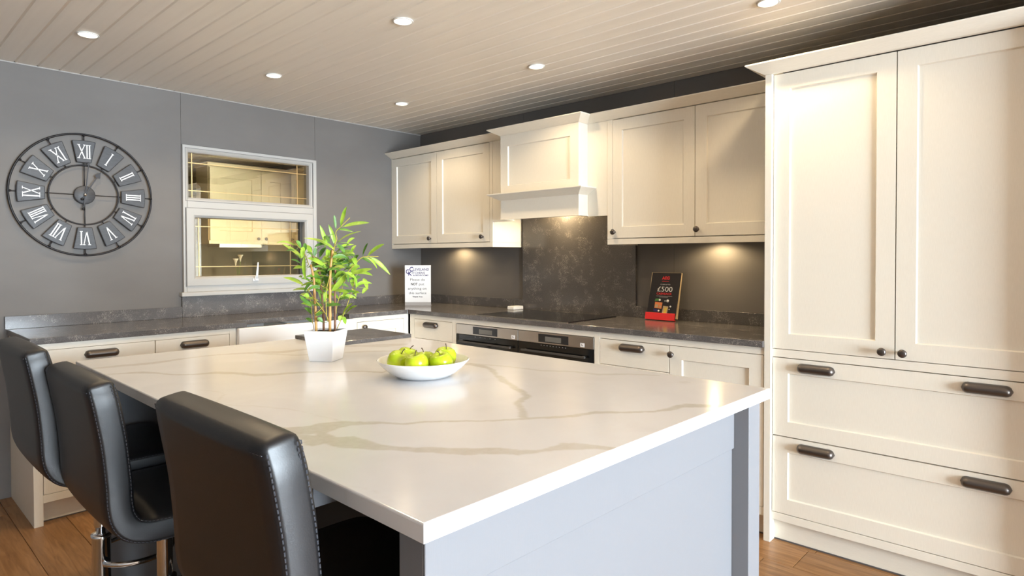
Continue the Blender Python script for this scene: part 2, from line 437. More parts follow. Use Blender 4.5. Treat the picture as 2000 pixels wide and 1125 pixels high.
VEINS = [(0.8,[(1.734,-2.853,1.761,-2.859),(1.754,-2.751,1.793,-2.762),(1.769,-2.659,1.813,-2.672),(1.752,-2.573,1.789,-2.586),(1.744,-2.485,1.77,-2.495),(1.763,-2.404,1.785,-2.413),(1.8,-2.3,1.839,-2.318),(1.837,-2.233,1.905,-2.267),(1.853,-2.169,1.905,-2.197),(1.867,-2.109,1.898,-2.126)]),(0.7,[(1.829,-2.313,1.854,-2.325),(1.918,-2.273,1.942,-2.286),(1.988,-2.227,2.012,-2.239),(2.008,-2.181,2.031,-2.194)]),(0.9,[(1.893,-2.872,1.903,-2.874),(1.923,-2.823,1.944,-2.828),(1.943,-2.764,1.984,-2.776),(2.004,-2.738,2.03,-2.746),(2.067,-2.713,2.086,-2.719),(2.122,-2.661,2.144,-2.668),(2.132,-2.622,2.162,-2.634),(2.13,-2.595,2.174,-2.612),(2.197,-2.551,2.233,-2.567),(2.273,-2.519,2.312,-2.537),(2.314,-2.471,2.345,-2.487),(2.364,-2.38,2.386,-2.392),(2.413,-2.315,2.429,-2.325),(2.473,-2.257,2.494,-2.271),(2.551,-2.211,2.571,-2.226),(2.443,-2.02,2.475,-2.045),(2.547,-1.985,2.571,-2.005),(2.633,-1.902,2.673,-1.939),(2.716,-1.9,2.763,-1.946),(2.799,-1.937,2.85,-1.99),(2.868,-1.983,2.92,-2.037),(2.937,-2.046,2.984,-2.095)]),(0.55,[(2.631,-1.899,2.653,-1.921),(2.788,-1.853,2.801,-1.866),(2.925,-1.835,2.94,-1.854),(3.017,-1.782,3.029,-1.798),(3.064,-1.775,3.079,-1.796),(3.103,-1.768,3.12,-1.792),(3.173,-1.69,3.183,-1.707),(3.259,-1.641,3.267,-1.655)]),(1,[(2.938,-2.778,2.995,-2.807),(2.966,-2.767,3.014,-2.792),(2.984,-2.736,3.04,-2.766),(2.987,-2.7,3.055,-2.739),(2.996,-2.672,3.056,-2.709),(3.005,-2.655,3.053,-2.685),(3.028,-2.641,3.056,-2.659),(3.07,-2.596,3.087,-2.608),(3.129,-2.564,3.14,-2.572),(3.139,-2.54,3.149,-2.549),(3.153,-2.52,3.163,-2.528),(3.188,-2.484,3.195,-2.491),(3.115,-2.575,3.125,-2.582),(3.176,-2.494,3.186,-2.503),(3.254,-2.415,3.261,-2.422),(3.291,-2.353,3.303,-2.366),(3.352,-2.275,3.362,-2.289),(3.379,-2.185,3.394,-2.206),(3.427,-2.136,3.436,-2.15),(3.49,-2.077,3.499,-2.092),(3.502,-2.015,3.52,-2.049),(3.511,-1.955,3.532,-1.995),(3.582,-1.912,3.592,-1.935)]),(1,[(3.018,-2.787,3.033,-2.795),(3.037,-2.775,3.095,-2.806),(3.058,-2.766,3.121,-2.802),(3.037,-2.729,3.124,-2.779),(3.1,-2.74,3.155,-2.773),(3.115,-2.723,3.181,-2.765),(3.129,-2.706,3.201,-2.753),(3.17,-2.707,3.22,-2.74),(3.202,-2.703,3.239,-2.728),(3.239,-2.694,3.262,-2.711),(3.268,-2.684,3.283,-2.695),(3.302,-2.665,3.314,-2.674),(3.313,-2.639,3.334,-2.656),(3.327,-2.622,3.351,-2.643),(3.364,-2.612,3.387,-2.633),(3.26,-2.684,3.28,-2.699),(3.293,-2.663,3.315,-2.681),(3.309,-2.638,3.338,-2.663),(3.331,-2.623,3.363,-2.651),(3.38,-2.593,3.405,-2.617),(3.399,-2.572,3.424,-2.597),(3.42,-2.551,3.449,-2.581),(3.456,-2.541,3.476,-2.563),(3.479,-2.518,3.493,-2.534),(3.485,-2.492,3.501,-2.51),(3.478,-2.447,3.51,-2.487),(3.502,-2.423,3.529,-2.458),(3.538,-2.415,3.554,-2.437),(3.578,-2.402,3.585,-2.412),(3.611,-2.386,3.614,-2.391)]),(0.3,[(2.385,-2.748,2.394,-2.751),(2.451,-2.718,2.46,-2.722),(2.499,-2.719,2.507,-2.722)]),(0.4,[(2.608,-2.768,2.616,-2.771),(2.718,-2.717,2.725,-2.72),(2.8,-2.678,2.807,-2.682),(2.869,-2.662,2.875,-2.665),(2.943,-2.66,2.948,-2.663),(3.005,-2.654,3.011,-2.657)]),(0.6,[(1.909,-1.969,1.936,-1.985),(1.955,-1.872,2.015,-1.914),(1.992,-1.811,2.069,-1.866),(2.05,-1.737,2.084,-1.763)]),(0.6,[(2.064,-2.066,2.095,-2.085),(2.086,-1.986,2.132,-2.017),(2.156,-1.929,2.193,-1.956),(2.227,-1.865,2.249,-1.882)]),(0.3,[(3.36,-1.709,3.366,-1.719),(3.366,-1.684,3.385,-1.72),(3.386,-1.689,3.392,-1.699)]),(0.25,[(3.36,-2.883,3.364,-2.885),(3.384,-2.871,3.388,-2.873),(3.42,-2.864,3.423,-2.866),(3.479,-2.865,3.481,-2.866)]),(1,[(2.876,-2.015,2.896,-1.996),(2.942,-2.075,2.963,-2.056),(3.017,-2.108,3.035,-2.091),(3.079,-2.141,3.098,-2.124),(3.137,-2.175,3.154,-2.16),(3.149,-2.21,3.169,-2.191),(3.169,-2.248,3.185,-2.234),(3.205,-2.284,3.219,-2.272),(3.248,-2.322,3.261,-2.31),(3.291,-2.365,3.306,-2.351)]),(0.5,[(2.501,-2.723,2.504,-2.72),(2.547,-2.751,2.55,-2.748),(2.579,-2.767,2.583,-2.763),(2.611,-2.773,2.615,-2.769)])]
LEAVES = [((2.25,-2.187,1.407),(2.269,-2.187,1.445),(2.289,-2.187,1.476),0.0121,0),((2.241,-2.173,1.405),(2.287,-2.146,1.415),(2.334,-2.12,1.418),0.0132,0),((2.251,-2.209,1.398),(2.252,-2.213,1.426),(2.252,-2.216,1.446),0.0084,1),((2.18,-2.158,1.398),(2.191,-2.134,1.396),(2.207,-2.106,1.389),0.0099,1),((2.19,-2.171,1.338),(2.226,-2.151,1.369),(2.276,-2.117,1.389),0.011,0),((2.208,-2.186,1.339),(2.208,-2.196,1.374),(2.204,-2.21,1.414),0.0115,0),((2.218,-2.226,1.342),(2.223,-2.241,1.37),(2.224,-2.257,1.409),0.0115,0),((2.236,-2.205,1.318),(2.187,-2.229,1.35),(2.123,-2.268,1.364),0.0115,0),((2.186,-2.167,1.328),(2.199,-2.14,1.336),(2.216,-2.109,1.341),0.0093,0),((2.185,-2.172,1.308),(2.213,-2.161,1.323),(2.241,-2.15,1.33),0.0079,1),((2.26,-2.168,1.342),(2.267,-2.156,1.357),(2.274,-2.143,1.364),0.0093,0),((2.235,-2.135,1.305),(2.231,-2.122,1.326),(2.227,-2.108,1.338),0.0099,0),((2.172,-2.175,1.259),(2.211,-2.158,1.292),(2.257,-2.134,1.302),0.0106,0),((2.19,-2.195,1.255),(2.178,-2.198,1.279),(2.159,-2.207,1.296),0.0093,0),((2.3,-2.106,1.297),(2.332,-2.091,1.323),(2.364,-2.077,1.34),0.0128,0),((2.29,-2.12,1.301),(2.309,-2.121,1.326),(2.328,-2.123,1.344),0.0079,1),((2.27,-2.075,1.292),(2.286,-2.043,1.267),(2.306,-2.009,1.225),0.0123,0),((2.29,-2.109,1.292),(2.316,-2.096,1.274),(2.335,-2.088,1.248),0.0101,0),((2.248,-2.099,1.289),(2.26,-2.085,1.282),(2.272,-2.071,1.267),0.0079,1),((2.086,-2.253,1.288),(2.052,-2.268,1.317),(2.008,-2.292,1.344),0.0115,0),((2.101,-2.289,1.337),(2.078,-2.315,1.349),(2.057,-2.339,1.346),0.0088,0),((2.12,-2.26,1.315),(2.123,-2.26,1.334),(2.125,-2.261,1.346),0.0115,1),((2.149,-2.292,1.327),(2.149,-2.301,1.344),(2.149,-2.31,1.353),0.0121,1),((2.091,-2.259,1.266),(2.091,-2.28,1.279),(2.092,-2.301,1.284),0.0084,1),((2.172,-2.288,1.295),(2.166,-2.288,1.256),(2.167,-2.283,1.208),0.0132,0),((2.21,-2.222,1.252),(2.183,-2.245,1.277),(2.154,-2.269,1.29),0.0128,0),((2.187,-2.215,1.343),(2.177,-2.231,1.34),(2.168,-2.248,1.33),0.0093,1),((2.105,-2.22,1.317),(2.106,-2.233,1.329),(2.106,-2.247,1.333),0.0093,1),((2.199,-2.213,1.292),(2.208,-2.218,1.312),(2.216,-2.224,1.323),0.0106,0),((2.203,-2.178,1.297),(2.238,-2.157,1.303),(2.272,-2.136,1.294),0.0115,1),((2.227,-2.195,1.264),(2.246,-2.165,1.272),(2.266,-2.135,1.288),0.0132,0),((2.117,-2.301,1.317),(2.104,-2.31,1.32),(2.091,-2.319,1.316),0.0075,1),((2.084,-2.252,1.277),(2.087,-2.269,1.294),(2.089,-2.286,1.304),0.0106,1),((2.223,-2.236,1.372),(2.238,-2.236,1.362),(2.253,-2.235,1.344),0.0088,1),((2.206,-2.157,1.308),(2.215,-2.144,1.315),(2.224,-2.13,1.315),0.011,1),((2.266,-2.174,1.305),(2.282,-2.167,1.308),(2.298,-2.16,1.303),0.011,0),((2.185,-2.258,1.295),(2.188,-2.257,1.316),(2.19,-2.256,1.329),0.0101,1),((2.194,-2.268,1.299),(2.178,-2.273,1.308),(2.162,-2.278,1.31),0.0088,1),((2.09,-2.25,1.187),(2.047,-2.268,1.206),(2.003,-2.287,1.215),0.0141,0),((2.151,-2.215,1.188),(2.11,-2.231,1.194),(2.067,-2.25,1.182),0.0108,0),((2.216,-2.253,1.183),(2.209,-2.27,1.185),(2.202,-2.286,1.178),0.0108,1),((2.096,-2.236,1.169),(2.066,-2.251,1.171),(2.035,-2.266,1.166),0.0103,0),((2.182,-2.232,1.19),(2.156,-2.234,1.218),(2.13,-2.236,1.237),0.0149,0),((2.182,-2.203,1.18),(2.167,-2.201,1.205),(2.152,-2.199,1.223),0.0122,1),((2.223,-2.21,1.168),(2.254,-2.195,1.198),(2.279,-2.186,1.233),0.0152,0),((2.256,-2.157,1.229),(2.297,-2.136,1.239),(2.34,-2.113,1.249),0.0157,0),((2.279,-2.145,1.181),(2.284,-2.118,1.197),(2.297,-2.084,1.193),0.0114,0),((2.285,-2.147,1.176),(2.298,-2.157,1.203),(2.305,-2.174,1.23),0.0108,0),((2.289,-2.182,1.201),(2.297,-2.19,1.22),(2.305,-2.198,1.231),0.0098,1),((2.236,-2.131,1.151),(2.25,-2.125,1.16),(2.264,-2.118,1.16),0.0098,0),((2.227,-2.206,1.168),(2.261,-2.194,1.169),(2.295,-2.182,1.161),0.0119,0),((2.211,-2.128,1.135),(2.197,-2.145,1.135),(2.183,-2.161,1.127),0.0163,1),((2.28,-2.169,1.136),(2.299,-2.173,1.142),(2.317,-2.176,1.14),0.0092,1),((2.274,-2.197,1.084),(2.297,-2.191,1.109),(2.32,-2.185,1.126),0.0098,0),((2.226,-2.157,1.078),(2.254,-2.147,1.101),(2.28,-2.139,1.112),0.0103,0),((2.271,-2.202,1.079),(2.268,-2.205,1.073),(2.266,-2.207,1.059),0.0114,0),((2.257,-2.186,1.074),(2.246,-2.173,1.062),(2.235,-2.16,1.042),0.0114,0),((2.184,-2.27,1.113),(2.165,-2.286,1.132),(2.15,-2.298,1.152),0.0125,1),((2.127,-2.236,1.078),(2.119,-2.247,1.095),(2.111,-2.258,1.103),0.0119,1),((2.106,-2.227,1.045),(2.098,-2.235,1.056),(2.089,-2.243,1.06),0.0119,1),((2.203,-2.237,1.053),(2.199,-2.246,1.065),(2.195,-2.254,1.069),0.0119,1),((2.186,-2.28,1.148),(2.18,-2.288,1.154),(2.175,-2.297,1.151),0.0114,0),((2.202,-2.237,1.112),(2.17,-2.248,1.119),(2.138,-2.258,1.13),0.0163,1),((2.151,-2.204,1.121),(2.154,-2.201,1.143),(2.161,-2.194,1.165),0.0146,0),((2.217,-2.251,1.127),(2.22,-2.26,1.153),(2.223,-2.269,1.17),0.0141,1),((2.208,-2.231,1.112),(2.241,-2.215,1.118),(2.271,-2.201,1.118),0.0114,1),((2.188,-2.253,1.075),(2.186,-2.237,1.085),(2.183,-2.221,1.087),0.0163,1),((2.232,-2.22,1.244),(2.265,-2.211,1.257),(2.298,-2.201,1.253),0.0141,0),((2.218,-2.126,1.233),(2.228,-2.113,1.251),(2.238,-2.1,1.261),0.0119,0),((2.157,-2.176,1.153),(2.172,-2.167,1.148),(2.187,-2.158,1.134),0.0098,0),((2.085,-2.253,1.215),(2.075,-2.255,1.22),(2.065,-2.257,1.217),0.0081,0),((2.099,-2.255,1.252),(2.077,-2.264,1.255),(2.054,-2.273,1.249),0.0108,0),((2.226,-2.178,1.229),(2.248,-2.177,1.223),(2.269,-2.177,1.208),0.0119,1),((2.254,-2.192,1.19),(2.254,-2.174,1.188),(2.254,-2.156,1.178),0.0125,1),((2.173,-2.173,1.195),(2.166,-2.158,1.212),(2.16,-2.143,1.222),0.013,1),((2.246,-2.18,1.262),(2.227,-2.19,1.27),(2.208,-2.2,1.27),0.0136,1),((2.236,-2.128,1.179),(2.229,-2.127,1.198),(2.222,-2.127,1.209),0.0119,0),((2.135,-2.218,1.242),(2.126,-2.226,1.228),(2.116,-2.234,1.207),0.0136,1),((2.176,-2.202,1.226),(2.157,-2.211,1.234),(2.138,-2.22,1.234),0.0125,1),((2.129,-2.178,1.114),(2.124,-2.151,1.118),(2.119,-2.123,1.111),0.0127,1),((2.234,-2.202,1.251),(2.263,-2.186,1.257),(2.293,-2.17,1.252),0.0125,1),((2.139,-2.17,1.354),(2.155,-2.175,1.37),(2.171,-2.179,1.374),0.0136,1),((2.169,-2.149,1.319),(2.191,-2.138,1.335),(2.212,-2.127,1.34),0.0127,1),((2.269,-2.173,1.29),(2.261,-2.199,1.296),(2.252,-2.226,1.29),0.0123,1),((2.188,-2.147,1.288),(2.196,-2.132,1.304),(2.203,-2.116,1.308),0.0098,0),((2.161,-2.17,1.253),(2.144,-2.189,1.26),(2.128,-2.208,1.255),0.0108,1),((2.161,-2.157,1.238),(2.174,-2.138,1.254),(2.186,-2.119,1.258),0.0116,0),((2.2,-2.201,1.254),(2.196,-2.179,1.267),(2.192,-2.157,1.267),0.0116,0),((2.218,-2.16,1.142),(2.227,-2.154,1.159),(2.235,-2.148,1.163),0.0121,0),((2.18,-2.194,1.24),(2.16,-2.194,1.26),(2.139,-2.194,1.269),0.0119,1),((2.14,-2.166,1.13),(2.115,-2.175,1.15),(2.09,-2.184,1.158),0.0127,0),((2.168,-2.233,1.13),(2.124,-2.246,1.136),(2.081,-2.26,1.129),0.0132,0),((2.147,-2.201,1.224),(2.158,-2.204,1.244),(2.169,-2.206,1.253),0.0101,1),((2.181,-2.18,1.264),(2.198,-2.166,1.277),(2.215,-2.152,1.278),0.0125,1),((2.127,-2.267,1.165),(2.14,-2.259,1.187),(2.152,-2.251,1.197),0.0099,1),((2.205,-2.107,1.264),(2.22,-2.104,1.289),(2.235,-2.101,1.301),0.0123,1),((2.139,-2.282,1.289),(2.13,-2.274,1.316),(2.121,-2.267,1.332),0.0127,0),((2.138,-2.243,1.3),(2.121,-2.246,1.326),(2.104,-2.249,1.34),0.0137,0),((2.126,-2.176,1.197),(2.096,-2.174,1.218),(2.067,-2.173,1.227),0.0115,1),((2.22,-2.198,1.273),(2.201,-2.206,1.283),(2.182,-2.214,1.28),0.0128,0),((2.162,-2.27,1.141),(2.128,-2.269,1.153),(2.094,-2.268,1.152),0.014,0),((2.18,-2.23,1.262),(2.175,-2.204,1.273),(2.171,-2.178,1.272),0.0136,0),((2.226,-2.196,1.205),(2.203,-2.195,1.23),(2.18,-2.193,1.243),0.0127,1),((2.243,-2.189,1.245),(2.239,-2.212,1.25),(2.234,-2.234,1.243),0.0111,1),((2.268,-2.085,1.172),(2.249,-2.082,1.197),(2.231,-2.079,1.211),0.0126,0),((2.201,-2.141,1.291),(2.173,-2.157,1.302),(2.145,-2.174,1.3),0.0119,1),((2.17,-2.15,1.284),(2.189,-2.138,1.292),(2.209,-2.126,1.289),0.0115,0),((2.242,-2.198,1.27),(2.209,-2.201,1.284),(2.176,-2.204,1.287),0.0098,0),((2.216,-2.196,1.21),(2.224,-2.179,1.231),(2.232,-2.161,1.24),0.0118,0),((2.17,-2.146,1.142),(2.175,-2.111,1.143),(2.18,-2.076,1.132),0.0114,0),((2.167,-2.147,1.294),(2.187,-2.132,1.309),(2.208,-2.116,1.313),0.0126,0),((2.14,-2.181,1.242),(2.117,-2.186,1.257),(2.094,-2.192,1.259),0.0111,0),((2.121,-2.193,1.267),(2.116,-2.17,1.291),(2.11,-2.146,1.302),0.0126,0),((2.183,-2.246,1.274),(2.189,-2.221,1.277),(2.196,-2.197,1.268),0.0119,1),((2.132,-2.198,1.257),(2.118,-2.182,1.273),(2.103,-2.166,1.277),0.0128,1),((2.217,-2.111,1.246),(2.193,-2.12,1.249),(2.169,-2.128,1.239),0.0125,1),((2.191,-2.201,1.248),(2.156,-2.205,1.252),(2.121,-2.21,1.244),0.013,0),((2.178,-2.208,1.185),(2.144,-2.206,1.195),(2.11,-2.205,1.193),0.013,0),((2.17,-2.212,1.159),(2.182,-2.211,1.183),(2.195,-2.21,1.195),0.0098,0),((2.195,-2.161,1.251),(2.179,-2.15,1.272),(2.163,-2.139,1.281),0.0112,0),((2.198,-2.206,1.173),(2.197,-2.178,1.177),(2.195,-2.15,1.169),0.0103,0),((2.296,-2.126,1.157),(2.285,-2.106,1.171),(2.274,-2.085,1.173),0.0127,0),((2.118,-2.183,1.233),(2.114,-2.198,1.252),(2.11,-2.212,1.259),0.0108,0),((2.24,-2.117,1.142),(2.215,-2.111,1.163),(2.19,-2.105,1.172),0.0101,0),((2.234,-2.188,1.161),(2.263,-2.17,1.167),(2.292,-2.152,1.162),0.0099,1),((2.088,-2.214,1.1),(2.08,-2.233,1.114),(2.072,-2.251,1.116),0.0107,0),((2.197,-2.121,1.257),(2.201,-2.099,1.261),(2.206,-2.077,1.253),0.0127,0),((2.195,-2.173,1.213),(2.203,-2.156,1.23),(2.21,-2.14,1.235),0.0113,0),((2.236,-2.177,1.308),(2.257,-2.165,1.314),(2.278,-2.153,1.308),0.0123,1),((2.116,-2.19,1.268),(2.107,-2.209,1.287),(2.098,-2.227,1.294),0.0113,0),((2.161,-2.178,1.222),(2.15,-2.157,1.246),(2.139,-2.137,1.258),0.0119,1),((2.172,-2.219,1.157),(2.156,-2.229,1.169),(2.139,-2.239,1.169),0.0113,1),((2.193,-2.192,1.225),(2.207,-2.192,1.249),(2.221,-2.193,1.261),0.011,1),((2.24,-2.179,1.271),(2.253,-2.154,1.276),(2.265,-2.13,1.269),0.0124,1),((2.211,-2.213,1.246),(2.201,-2.24,1.257),(2.19,-2.268,1.256),0.0106,1),((2.165,-2.228,1.217),(2.143,-2.232,1.231),(2.121,-2.236,1.232),0.0121,0),((2.202,-2.166,1.25),(2.191,-2.176,1.269),(2.18,-2.186,1.277),0.0135,1),((2.118,-2.183,1.228),(2.143,-2.173,1.245),(2.168,-2.162,1.249),0.0128,1),((2.205,-2.109,1.202),(2.203,-2.089,1.214),(2.2,-2.069,1.215),0.0124,1),((2.205,-2.209,1.217),(2.177,-2.23,1.223),(2.148,-2.251,1.217),0.011,0),((2.296,-2.152,1.262),(2.286,-2.153,1.282),(2.275,-2.153,1.29),0.0135,0),((2.178,-2.138,1.208),(2.2,-2.123,1.22),(2.221,-2.109,1.219),0.0134,0),((2.145,-2.156,1.265),(2.181,-2.142,1.28),(2.217,-2.129,1.282),0.0098,1),((2.127,-2.219,1.24),(2.137,-2.195,1.254),(2.147,-2.172,1.255),0.012,1),((2.21,-2.218,1.253),(2.181,-2.224,1.26),(2.152,-2.23,1.256),0.0112,1),((2.211,-2.224,1.168),(2.207,-2.196,1.184),(2.203,-2.168,1.187),0.0104,0),((2.12,-2.213,1.249),(2.108,-2.215,1.269),(2.096,-2.218,1.276),0.0121,1),((2.16,-2.204,1.257),(2.13,-2.221,1.261),(2.099,-2.238,1.253),0.0122,1),((2.237,-2.146,1.255),(2.234,-2.15,1.282),(2.231,-2.155,1.297),0.0111,1),((2.189,-2.213,1.192),(2.195,-2.208,1.213),(2.2,-2.203,1.222),0.0126,1),((2.25,-2.17,1.304),(2.248,-2.187,1.327),(2.246,-2.203,1.337),0.0141,1),((2.248,-2.122,1.23),(2.276,-2.104,1.233),(2.304,-2.087,1.223),0.0108,0),((2.178,-2.223,1.211),(2.167,-2.25,1.222),(2.155,-2.276,1.22),0.0132,1),((2.162,-2.177,1.232),(2.176,-2.154,1.234),(2.19,-2.131,1.225),0.014,1),((2.125,-2.21,1.169),(2.138,-2.187,1.171),(2.15,-2.165,1.16),0.0119,0),((2.137,-2.248,1.2),(2.131,-2.263,1.212),(2.124,-2.278,1.212),0.0099,1),((2.175,-2.146,1.192),(2.174,-2.149,1.217),(2.174,-2.152,1.23),0.0127,0),((2.082,-2.233,1.162),(2.081,-2.2,1.178),(2.081,-2.168,1.182),0.0134,0),((2.116,-2.236,1.201),(2.112,-2.209,1.217),(2.108,-2.183,1.221),0.011,1),((2.275,-2.141,1.211),(2.266,-2.159,1.229),(2.257,-2.178,1.235),0.0118,0),((2.191,-2.234,1.193),(2.152,-2.244,1.206),(2.112,-2.254,1.207),0.0098,0),((2.215,-2.208,1.292),(2.214,-2.209,1.312),(2.214,-2.21,1.319),0.0109,0),((2.104,-2.222,1.264),(2.107,-2.187,1.269),(2.11,-2.152,1.262),0.0138,0),((2.12,-2.195,1.182),(2.107,-2.186,1.207),(2.094,-2.178,1.22),0.0127,1),((2.206,-2.233,1.258),(2.175,-2.23,1.273),(2.144,-2.228,1.275),0.0135,1),((2.217,-2.116,1.206),(2.203,-2.103,1.224),(2.189,-2.09,1.229),0.0123,1),((2.18,-2.174,1.227),(2.163,-2.197,1.238),(2.146,-2.221,1.236),0.0132,1),((2.136,-2.192,1.255),(2.159,-2.179,1.257),(2.182,-2.166,1.248),0.0098,1),((2.115,-2.197,1.177),(2.096,-2.217,1.19),(2.076,-2.238,1.19),0.0125,1),((2.161,-2.182,1.21),(2.156,-2.159,1.226),(2.15,-2.136,1.229),0.0114,1),((2.15,-2.174,1.172),(2.128,-2.18,1.184),(2.106,-2.186,1.183),0.0135,0),((2.14,-2.184,1.33),(2.114,-2.178,1.352),(2.089,-2.171,1.361),0.0102,1),((2.168,-2.156,1.182),(2.183,-2.143,1.2),(2.197,-2.13,1.205),0.0122,1),((2.156,-2.206,1.266),(2.158,-2.176,1.268),(2.16,-2.147,1.259),0.011,0),((2.146,-2.16,1.262),(2.14,-2.148,1.289),(2.133,-2.137,1.304),0.0115,1),((2.147,-2.216,1.292),(2.167,-2.214,1.317),(2.187,-2.211,1.329),0.0111,1),((2.135,-2.19,1.228),(2.102,-2.199,1.233),(2.07,-2.208,1.225),0.0106,0),((2.164,-2.221,1.255),(2.169,-2.204,1.264),(2.173,-2.187,1.262),0.0105,1),((2.162,-2.143,1.265),(2.137,-2.135,1.283),(2.111,-2.126,1.29),0.0105,0),((2.179,-2.199,1.223),(2.179,-2.19,1.247),(2.179,-2.181,1.259),0.0103,1),((2.167,-2.229,1.188),(2.156,-2.209,1.207),(2.146,-2.19,1.214),0.0128,0),((2.18,-2.17,1.29),(2.165,-2.163,1.308),(2.151,-2.155,1.314),0.0137,0),((2.15,-2.238,1.236),(2.159,-2.22,1.241),(2.168,-2.202,1.234),0.0124,0),((2.232,-2.189,1.184),(2.243,-2.182,1.202),(2.253,-2.175,1.209),0.0125,1)]
CANES = [([(2.172,-2.246,1.02),(2.171,-2.246,1.081),(2.166,-2.248,1.162),(2.163,-2.249,1.216),(2.155,-2.256,1.265)],0.0052,0),([(2.166,-2.211,1.02),(2.164,-2.211,1.078),(2.158,-2.215,1.174),(2.154,-2.217,1.223),(2.146,-2.224,1.27),(2.127,-2.24,1.308)],0.0046,1),([(2.218,-2.216,1.02),(2.218,-2.215,1.095),(2.217,-2.214,1.163),(2.218,-2.212,1.243),(2.221,-2.208,1.292),(2.224,-2.204,1.329)],0.0052,0),([(2.201,-2.185,1.023),(2.201,-2.183,1.106),(2.199,-2.183,1.174),(2.199,-2.181,1.234),(2.201,-2.179,1.262)],0.0046,1),([(2.225,-2.204,1.303),(2.229,-2.2,1.336),(2.234,-2.194,1.36),(2.231,-2.196,1.386),(2.245,-2.183,1.406),(2.268,-2.16,1.438)],0.0016,2),([(2.22,-2.188,1.026),(2.239,-2.168,1.085),(2.252,-2.155,1.137),(2.264,-2.143,1.188),(2.266,-2.141,1.207)],0.0015,2),([(2.207,-2.21,1.162),(2.227,-2.191,1.189),(2.252,-2.166,1.232),(2.276,-2.144,1.267),(2.297,-2.123,1.293),(2.339,-2.085,1.295)],0.0016,2),([(2.214,-2.22,1.055),(2.207,-2.225,1.082),(2.195,-2.236,1.104),(2.171,-2.257,1.147),(2.157,-2.27,1.176)],0.0016,2),([(2.218,-2.229,1.078),(2.216,-2.23,1.126),(2.217,-2.227,1.177),(2.227,-2.217,1.238)],0.0015,2),([(2.14,-2.256,1.266),(2.13,-2.265,1.304),(2.116,-2.277,1.326),(2.102,-2.29,1.345)],0.0015,2),([(2.157,-2.246,1.023),(2.152,-2.25,1.064),(2.149,-2.251,1.113),(2.143,-2.256,1.145)],0.0014,2),([(2.176,-2.254,1.082),(2.191,-2.24,1.098),(2.199,-2.232,1.112)],0.0013,2),([(2.222,-2.209,1.168),(2.198,-2.231,1.184),(2.191,-2.238,1.191)],0.0013,2),([(2.217,-2.189,1.08),(2.218,-2.187,1.107),(2.225,-2.18,1.145),(2.232,-2.173,1.175),(2.246,-2.159,1.229)],0.0013,2)]

# ------------------------------------------------------------------ the room
floor = build('floor', BX(((-.1, ROOM_Y - .1, -.06), (ROOM_X + .1, .1, -.011))), 'gap', kind='structure')
PW, PL = .1924, 1.285
plank_mesh = None
y = -.767 + 4 * PW
row = 0
first = None
while y > ROOM_Y:
    off = {3: (3.379 - 2 * PL)}.get(row, random.uniform(-PL, 0))
    if row == 3 + 0: off = 3.379 - 3 * PL
    x = off
    while x < ROOM_X:
        a, b = max(x, 0), min(x + PL, ROOM_X)
        if b - a > .05 and y - PW < 0:
            y1 = min(y, 0)
            full = abs(b - a - PL) < 1e-6 and y1 == y
            if full and first is not None:
                o = first.copy(); COL.objects.link(o); o.parent = floor
                o.location = (a, y, 0)
            else:
                g = .0009
                m = MB().box((g, -PW + g - (y - y1) * 0, -.011), (b - a - g, (y1 - y) - g, 0))
                o = build('plank', m, 'oak', floor, bevel=.0012, seg=1)
                o.location = (a, y, 0)
                if full and first is None: first = o
        x += PL
    y -= PW; row += 1

ceiling = build('ceiling', BX(((-.1, ROOM_Y - .1, CEIL + .008), (ROOM_X + .1, .1, CEIL + .08))), 'ceiling_back', kind='structure')
first = None
k = 0
while True:
    ya = -.0853 - .1 * k + .1; yb = ya - .1
    if yb < ROOM_Y: break
    ya = min(ya, 0)
    if first is None or k == 1:
        c = .006
        m = MB(); hw = ya - yb
        prof = [(0, .0075), (-.002, .0075), (-.005, 0), (-hw + .006, 0), (-hw, .0065), (-hw, .0075)]
        vs = [(0, p[0], p[1]) for p in prof] + [(ROOM_X, p[0], p[1]) for p in prof]; n = len(prof)
        m.add(vs, [tuple(range(n)), tuple(range(n, 2 * n))] + [(i, (i + 1) % n, n + (i + 1) % n, n + i) for i in range(n)])
        o = build('board', m, 'ceiling', ceiling)
        if k == 1: first = o
        if k == 0: first = o
    else:
        o = first.copy(); COL.objects.link(o); o.parent = ceiling
    o.location = (0, ya, CEIL)
    k += 1

def panels(parent, T, spans, mat='wall'):
    for (u0, u1, z0, z1) in spans:
        build('panel', BX(((u0 + .0008, -.012, z0), (u1 - .0008, 0, z1))).xf(T), mat, parent)
WIN = (-1.947, -1.006, 1.045, 2.016)   # y0, y1, z0, z1
wl = build('wall_left', BX(((-.14, ROOM_Y, -.01), (-.012, WIN[0], CEIL + .02)), ((-.14, WIN[1], -.01), (-.012, .0, CEIL + .02)),
                           ((-.14, WIN[0], -.01), (-.012, WIN[1], WIN[2])), ((-.14, WIN[0], WIN[3]), (-.012, WIN[1], CEIL + .02))), 'seam', kind='structure')
panels(wl, TL, [(ROOM_Y, -4.38, 0, CEIL), (-4.38, -3.16, 0, CEIL), (-3.16, WIN[0] - .0, 0, CEIL), (WIN[0], WIN[1], 0, WIN[2]), (WIN[0], WIN[1], WIN[3], CEIL), (WIN[1], 0, 0, CEIL)])
wb = build('wall_back', BX(((-.14, .012, -.01), (ROOM_X + .1, .14, CEIL + .02))), 'seam', kind='structure')
panels(wb, TB, [(0, 1.2, 0, CEIL), (1.2, 2.42, 0, CEIL), (2.42, 3.64, 0, CEIL), (3.64, 4.86, 0, CEIL), (4.86, 6.08, 0, CEIL), (6.08, ROOM_X, 0, CEIL)])
build('trim_1', BX(((0, ROOM_Y, CEIL - .005), (.004, 0, CEIL))), 'edge_trim', kind='structure')
